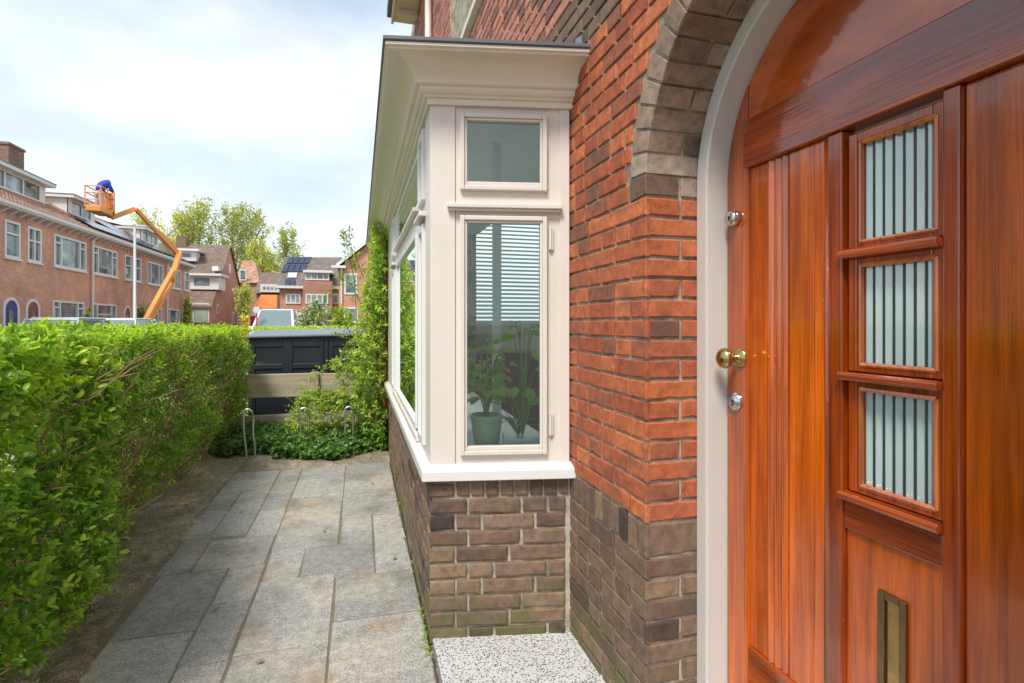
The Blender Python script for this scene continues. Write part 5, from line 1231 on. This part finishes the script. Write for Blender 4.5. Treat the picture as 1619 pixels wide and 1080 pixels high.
def bush(name,label,px,py,pxw,Y,top,mt,n=1500,size=.12,tint=.3,cat='bush'):
    b=at(px,500,Y=Y); wdt=abs(at(px+pxw,500,Y=Y)[0]-at(px-pxw,500,Y=Y)[0])/2; zt=at(px,top,Y=Y)[2]
    t_=thing(name,(b[0],Y,0),label,cat); P=[];D=[];NN=[];SS=[];TT=[]; st_=MB()
    for i in range(n):
        a=rnd()*6.28; u_=rnd()**.35; ph=math.acos(rnd()); lump=1+.15*math.sin(a*3+ph*4)
        p=(b[0]+wdt*u_*lump*math.sin(ph)*math.cos(a),Y+wdt*.8*u_*lump*math.sin(ph)*math.sin(a),zt*(.12+.88*u_*math.cos(ph))*min(1.05,lump)+RNG.normal()*.02)
        P.append(p);D.append(RNG.normal(size=3));NN.append(RNG.normal(size=3));SS.append(size*RNG.uniform(.5,1.3));TT.append(min(1,max(0,tint+RNG.normal()*.3)))
    for i in range(14): a=rnd()*6.28; st_.tube([(b[0],Y,0),(b[0]+wdt*.5*math.cos(a),Y+wdt*.4*math.sin(a),zt*.5),(b[0]+wdt*.8*math.cos(a),Y+wdt*.6*math.sin(a),zt*.8)],[.03,.02,.01],5,False)
    st_.build('stems', M['twig'], t_); leaf_mesh('foliage',P,D,NN,SS,TT,M[mt],t_,wid=.7); return t_
bush('flowering_bush','large bush with creamy white blossom beyond the storage box',500,500,36,15,474,'bush_leaf',5000,.09,.45)
bush('bush','yellow green bush between the blossom bush and the climbing shrub',540,500,26,13,488,'climber_leaf',3500,.08,.6)
bush('forsythia_bush','slim bright yellow bush at the right end of the clipped hedge',387,505,7,22,493,'gold_leaf',700,.1,.7)
bush('bush','small green bush in front of the terrace between two ground floor windows',140,505,8,27,489,'climber_leaf',700,.14,.2)
bush('bush','green climber on the corner of the end terraced house',296,500,7,46,466,'climber_leaf',900,.2,.6)
bush('bush','green bush beside the base of the orange boom lift',226,505,6,38,480,'climber_leaf',600,.18,.4)
# second low hedge beyond the box
lh=thing('low_hedge',(-2.0,11,0),'low bright green hedge strip just behind the storage box','hedge'); K=Shoots()
q0=at(396,520,Y=11)[0]; q1=at(600,520,Y=11)[0]
for i in range(4500):
    K.shoot((q0+(q1-q0)*rnd(),11+.6*rnd(),1.14*rnd()**.5),(RNG.normal()*.5,-.5,.8),.06,2,.045,.4+.5*rnd(),twig=False)
K.build('foliage', M['hedge_leaf'], lh, wid=.5); MB().box(q0+.1,q1-.1,11.2,11.5,-.05,.95).build('branches', M['twig'], lh)
tag(MB().box(-4.4,3.5,6.9,60,-.2,-.045).build('lawn', M['grass']),kind='structure')

# ------------------------------------------------------------------ street lamp, sign
lp=at(213,511,X=-9.2); hz_=at(213,360,X=-9.2)[2]
t_=thing('street_lamp',(lp[0],lp[1],0),'tall pale grey street lamp post in front of the terraced houses','street lamp')
MB().tube([(lp[0],lp[1],0),(lp[0],lp[1],1),(lp[0],lp[1],1.02),(lp[0],lp[1],hz_)],[.09,.09,.06,.045],10).build('pole', M['lamp_grey'], t_, smooth=True)
MB().tube([(lp[0],lp[1],hz_-.02),(lp[0]+.06,lp[1],hz_+.05),(lp[0]+.15,lp[1],hz_+.07)],.03,8).build('arm', M['lamp_grey'], t_)
MB().obox((lp[0]+.28,lp[1],hz_+.07),(.36,.0,0),(0,.16,0),(0,0,.08)).build('lamp_head', M['lamp_grey'], t_, bevel=.02)
sp_=at(406,490,Y=27)
t_=thing('road_sign',(sp_[0],27,0),'round pale road sign on a pole beside the parked van','road sign')
MB().tube([(sp_[0],27,0),(sp_[0],27,sp_[2]+.2)],.03,8).build('pole', M['red'], t_); MB().lathe((sp_[0],26.95,sp_[2]),(0,-1,0),[(.15,0),(.15,.02),(.13,.022)],24).build('disc', M['sign_blue'], t_)

# ------------------------------------------------------------------ vehicles
def car(label,loc,rz,paintm,L_=4.3,W_=1.76,H_=1.48,van=False,group='cars parked along the street',name='parked_car'):
    t_=thing(name,loc,label,'car' if not van else 'van',group,rz); off=Vector(loc)
    def P(x,y,z): return (loc[0]+x,loc[1]+y,loc[2]+z)      # x along the car
    hb=.62*H_ if not van else .52*H_
    prof=[(-L_/2,.35),(-L_/2,hb*.85),(-L_/2+.1,hb),(L_/2-.95,hb*.98),(L_/2-.15,hb*.82),(L_/2,hb*.6),(L_/2,.32),(L_/2-.3,.22),(-L_/2+.3,.22)]
    def loft(prof_, ws, name,mt):
        b=MB(); n_=len(prof_); vs=[P(x,s*w_,z) for s in (-1,1) for (x,z),w_ in zip(prof_,ws)]
        b.add(vs,[tuple(range(n_)),tuple(range(n_,2*n_))]+[(i_,(i_+1)%n_,n_+(i_+1)%n_,n_+i_) for i_ in range(n_)]); return b.build(name,mt,t_,bevel=.05,seg=3,smooth=False)
    W2=W_/2
    loft(prof,[W2*.95,W2,W2*.98,W2*.98,W2*.95,W2*.9,W2*.9,W2*.9,W2*.9],'body',paintm)
    fx=L_/2-1.0 if not van else L_/2-.85; top=[(-L_/2+.12,hb-.02),(-L_/2+.35,H_-.09),(-L_/2+.7,H_-.04),(fx-.85,H_-.04),(fx-.6,H_-.1),(fx+.1,hb-.03)]
    loft(top,[W2*.93,W2*.80,W2*.78,W2*.78,W2*.80,W2*.92] if not van else [W2*.93,W2*.74,W2*.70,W2*.70,W2*.74,W2*.92],'cabin_glass',M['carglass'])
    rf_=[(-L_/2+.33,H_-.1),(-L_/2+.6,H_),(fx-.9,H_),(fx-.66,H_-.07),(fx-.9,H_-.045),(-L_/2+.6,H_-.05)]
    loft(rf_,[W2*.815,W2*.77,W2*.77,W2*.81,W2*.80,W2*.80] if not van else [W2*.78,W2*.72,W2*.72,W2*.78,W2*.76,W2*.76],'roof',paintm)
    for s in (-1,1):
        MB().beam(P(fx+.12,s*W2*.925,hb-.03),P(fx-.66,s*W2*(.82 if not van else .74),H_-.07),.05 if not van else .1,.07).build('pillar',paintm,t_); MB().beam(P(.1,s*W2*.945,hb-.03),P(.05,s*W2*.815,H_-.07),.05,.09).build('pillar',paintm,t_); MB().beam(P(-L_/2+.12,s*W2*.94,hb),P(-L_/2+.4,s*W2*.82,H_-.08),.05,.12).build('pillar',paintm,t_)
    for x_ in (-L_/2+.8,L_/2-.85):
        for s in (-1,1):
            wh=MB().lathe(P(x_,s*(W2-.17),.32),(0,s,0),[(.3,-.02),(.32,.02),(.32,.15),(.29,.18),(.2,.18)],20).build('wheel',M['rubber'],t_); MB().lathe(P(x_,s*(W2-.17),.32),(0,s,0),[(.2,.16),(.19,.185),(.05,.175)],16).build('rim',M['galv'],wh)
    for s in (-1,1):
        MB().obox(P(L_/2-.08,s*W2*.68,hb*.70),(.12,0,0),(0,.36,0),(0,0,.15)).build('headlight',M['lamp_grey'],t_,bevel=.03)
        MB().obox(P(fx-.1,s*(W2+.06),hb+.06),(.12,0,0),(0,.18,0),(0,0,.13)).build('mirror',paintm,t_,bevel=.03)
    MB().obox(P(L_/2+.005,0,hb*.5),(.03,0,0),(0,.8,0),(0,0,.14)).build('grille',M['rubber'],t_)
    return t_
c1=at(118,513,X=-9.9); car('silver parked car whose roof shows above the hedge in front of the brown door',(-9.9,c1[1]+.3,-.05),R(90),M['silver'],H_=1.50)
c2=at(180,513,X=-9.9); car('white parked car whose roof shows above the hedge left of the street lamp',(-9.9,c2[1]+1.9,-.05),R(90),M['whitecar'],H_=1.52)
c3=at(442,512,Y=28.5); car('pale parked van facing the garden with a wide windscreen',(c3[0],28.5,-.05),R(-93),M['whitecar'],4.6,1.9,1.98,True,group=None,name='parked_van')

# ------------------------------------------------------------------ boom lift
bx=[at(*crop1(775,1010),X=-10.6), at(*crop1(925,735),X=-10.6), at(*crop1(958,655),X=-10.8), at(*crop1(722,405),X=-12.2), at(*crop1(592,455),X=-13.2), at(*crop1(535,425),X=-13.4)]
base=Vector((bx[0][0],bx[0][1],0))
t_=thing('boom_lift',base,'orange articulated boom lift reaching from the street over the terrace roof','boom lift')
MB().box(base.x-.95,base.x+.95,base.y-1.4,base.y+1.4,.45,.85).build('chassis',M['orange'],t_,bevel=.05)
for sx in (-1,1):
    for sy in (-1,1): MB().lathe((base.x+sx*.8,base.y+sy*1.05,.4),(sx,0,0),[(.38,-.02),(.4,.02),(.4,.26),(.35,.3),(.15,.28)],20).build('wheel',M['rubber'],t_)
MB().box(base.x-.6,base.x+.6,base.y-.9,base.y+.8,.86,1.25).build('turntable',M['orange'],t_,bevel=.05)
v=[Vector(p) for p in bx]
MB().beam((base.x,base.y-.2,1.2),v[1],.22,.28).build('lower_arm',M['orange'],t_,bevel=.02)
MB().beam((base.x,base.y+.4,1.2),v[1]+Vector((0,.3,-.5)),.16,.2).build('lower_link',M['orange'],t_,bevel=.02)
MB().beam(v[1]+Vector((0,-.3,-.55)),v[2]+Vector((0,0,.15)),.26,.36).build('riser',M['orange'],t_,bevel=.02)
mid=v[2]+(v[3]-v[2])*.55
MB().beam(v[2],mid,.23,.29).build('main_boom',M['orange'],t_,bevel=.02); MB().beam(mid,v[3],.17,.21).build('inner_boom',M['lamp_grey'] if False else M['orange'],t_,bevel=.02)
MB().tube([v[2]+Vector((0,0,-.5)),mid+Vector((0,.2,-.3))],.05,8).build('hydraulic_ram',M['galv'],t_)
MB().beam(v[3],v[4],.2,.24).build('jib',M['orange'],t_,bevel=.02); MB().beam(v[4],v[4]+Vector((0,0,.6)),.3,.3).build('jib_bracket',M['orange'],t_,bevel=.02)
a=at(*crop1(478,425),X=-13.4); b=at(*crop1(590,400),X=-13.4); by0,by1=a[1]+.35,b[1]-.45; bz=(a[2]+b[2])/2-.05; hx0,hx1=-13.75,-13.05
MB().box(hx0,hx1,by0,by1,bz-.16,bz+.14).build('basket_floor',M['orange'],t_,bevel=.02)
rl=MB(); 
for zz in (bz+.45,bz+.8,bz+1.15):
    rl.tube([(hx0,by0,zz),(hx1,by0,zz),(hx1,by1,zz),(hx0,by1,zz),(hx0,by0,zz)],.03,6)
for (xx,yy) in ((hx0,by0),(hx1,by0),(hx1,by1),(hx0,by1),(hx1,(by0+by1)/2)): rl.tube([(xx,yy,bz),(xx,yy,bz+1.15)],.03,6)
rl.build('basket_rails',M['orange'],t_)
MB().box(hx0+.1,hx1-.05,by1-.25,by1+.05,bz+.25,bz+1.1).build('control_box',M['orange'],t_,bevel=.04)
# person in the basket, leaning over the rail
pc_=Vector((-13.4,(by0+by1)/2-.15,bz))
def skin_fig(name, joints, edges, mt, parent):
    me=bpy.data.meshes.new(name); me.from_pydata([tuple(Vector(j[0])) for j in joints],[(a,b) for a,b in edges],[]); o=bpy.data.objects.new(name,me); COL.objects.link(o); o.parent=parent
    sk=o.modifiers.new('skin','SKIN'); o.modifiers.new('sub','SUBSURF').levels=1; o.modifiers['sub'].render_levels=2
    for vv,j in zip(me.skin_vertices[0].data,joints): vv.radius=(j[1],j[1])
    me.skin_vertices[0].data[0].use_root=True; me.materials.append(mt); return o
pe=thing('person',pc_,'person in a blue jacket and pale trousers bending over inside the lift basket','person')
pe.rotation_euler=(0,0,R(60)); pe.scale=(1.12,1.12,1.1)
bj=[((0,0,.92),.13),((.14,0,1.12),.14),((.32,0,1.30),.16),((.45,0,1.36),.07),((.56,0,1.38),.10),((.30,.19,1.28),.07),((.42,.24,1.05),.05),((.58,.2,.95),.04),((.30,-.19,1.28),.07),((.42,-.24,1.05),.05),((.58,-.2,.95),.04),
    ((0,.11,.86),.10),((.04,.13,.48),.075),((0,.14,.10),.05),((.14,.15,.04),.045),((0,-.11,.86),.10),((.04,-.13,.48),.075),((0,-.14,.10),.05),((.14,-.15,.04),.045)]
skin_fig('body',bj,[(0,1),(1,2),(2,3),(3,4),(2,5),(5,6),(6,7),(2,8),(8,9),(9,10),(0,11),(11,12),(12,13),(13,14),(0,15),(15,16),(16,17),(17,18)],M['skin'],pe)
jj=[((-.04,0,.90),.18),((.10,0,1.13),.20),((.28,0,1.36),.27),((.42,0,1.43),.2),((.54,0,1.45),.15),((.30,.23,1.29),.11),((.43,.27,1.04),.085),((.54,.22,.98),.07),((.30,-.23,1.29),.11),((.43,-.27,1.04),.085),((.54,-.22,.98),.07)]
skin_fig('hooded_jacket',jj,[(0,1),(1,2),(2,3),(3,4),(2,5),(5,6),(6,7),(2,8),(8,9),(9,10)],M['blue'],pe)
tt_=[((0,0,.90),.15),((0,.11,.80),.13),((.04,.13,.46),.10),((0,.14,.12),.08),((0,-.11,.80),.13),((.04,-.13,.46),.10),((0,-.14,.12),.08)]
skin_fig('trousers',tt_,[(0,1),(1,2),(2,3),(0,4),(4,5),(5,6)],M['trousers'],pe)
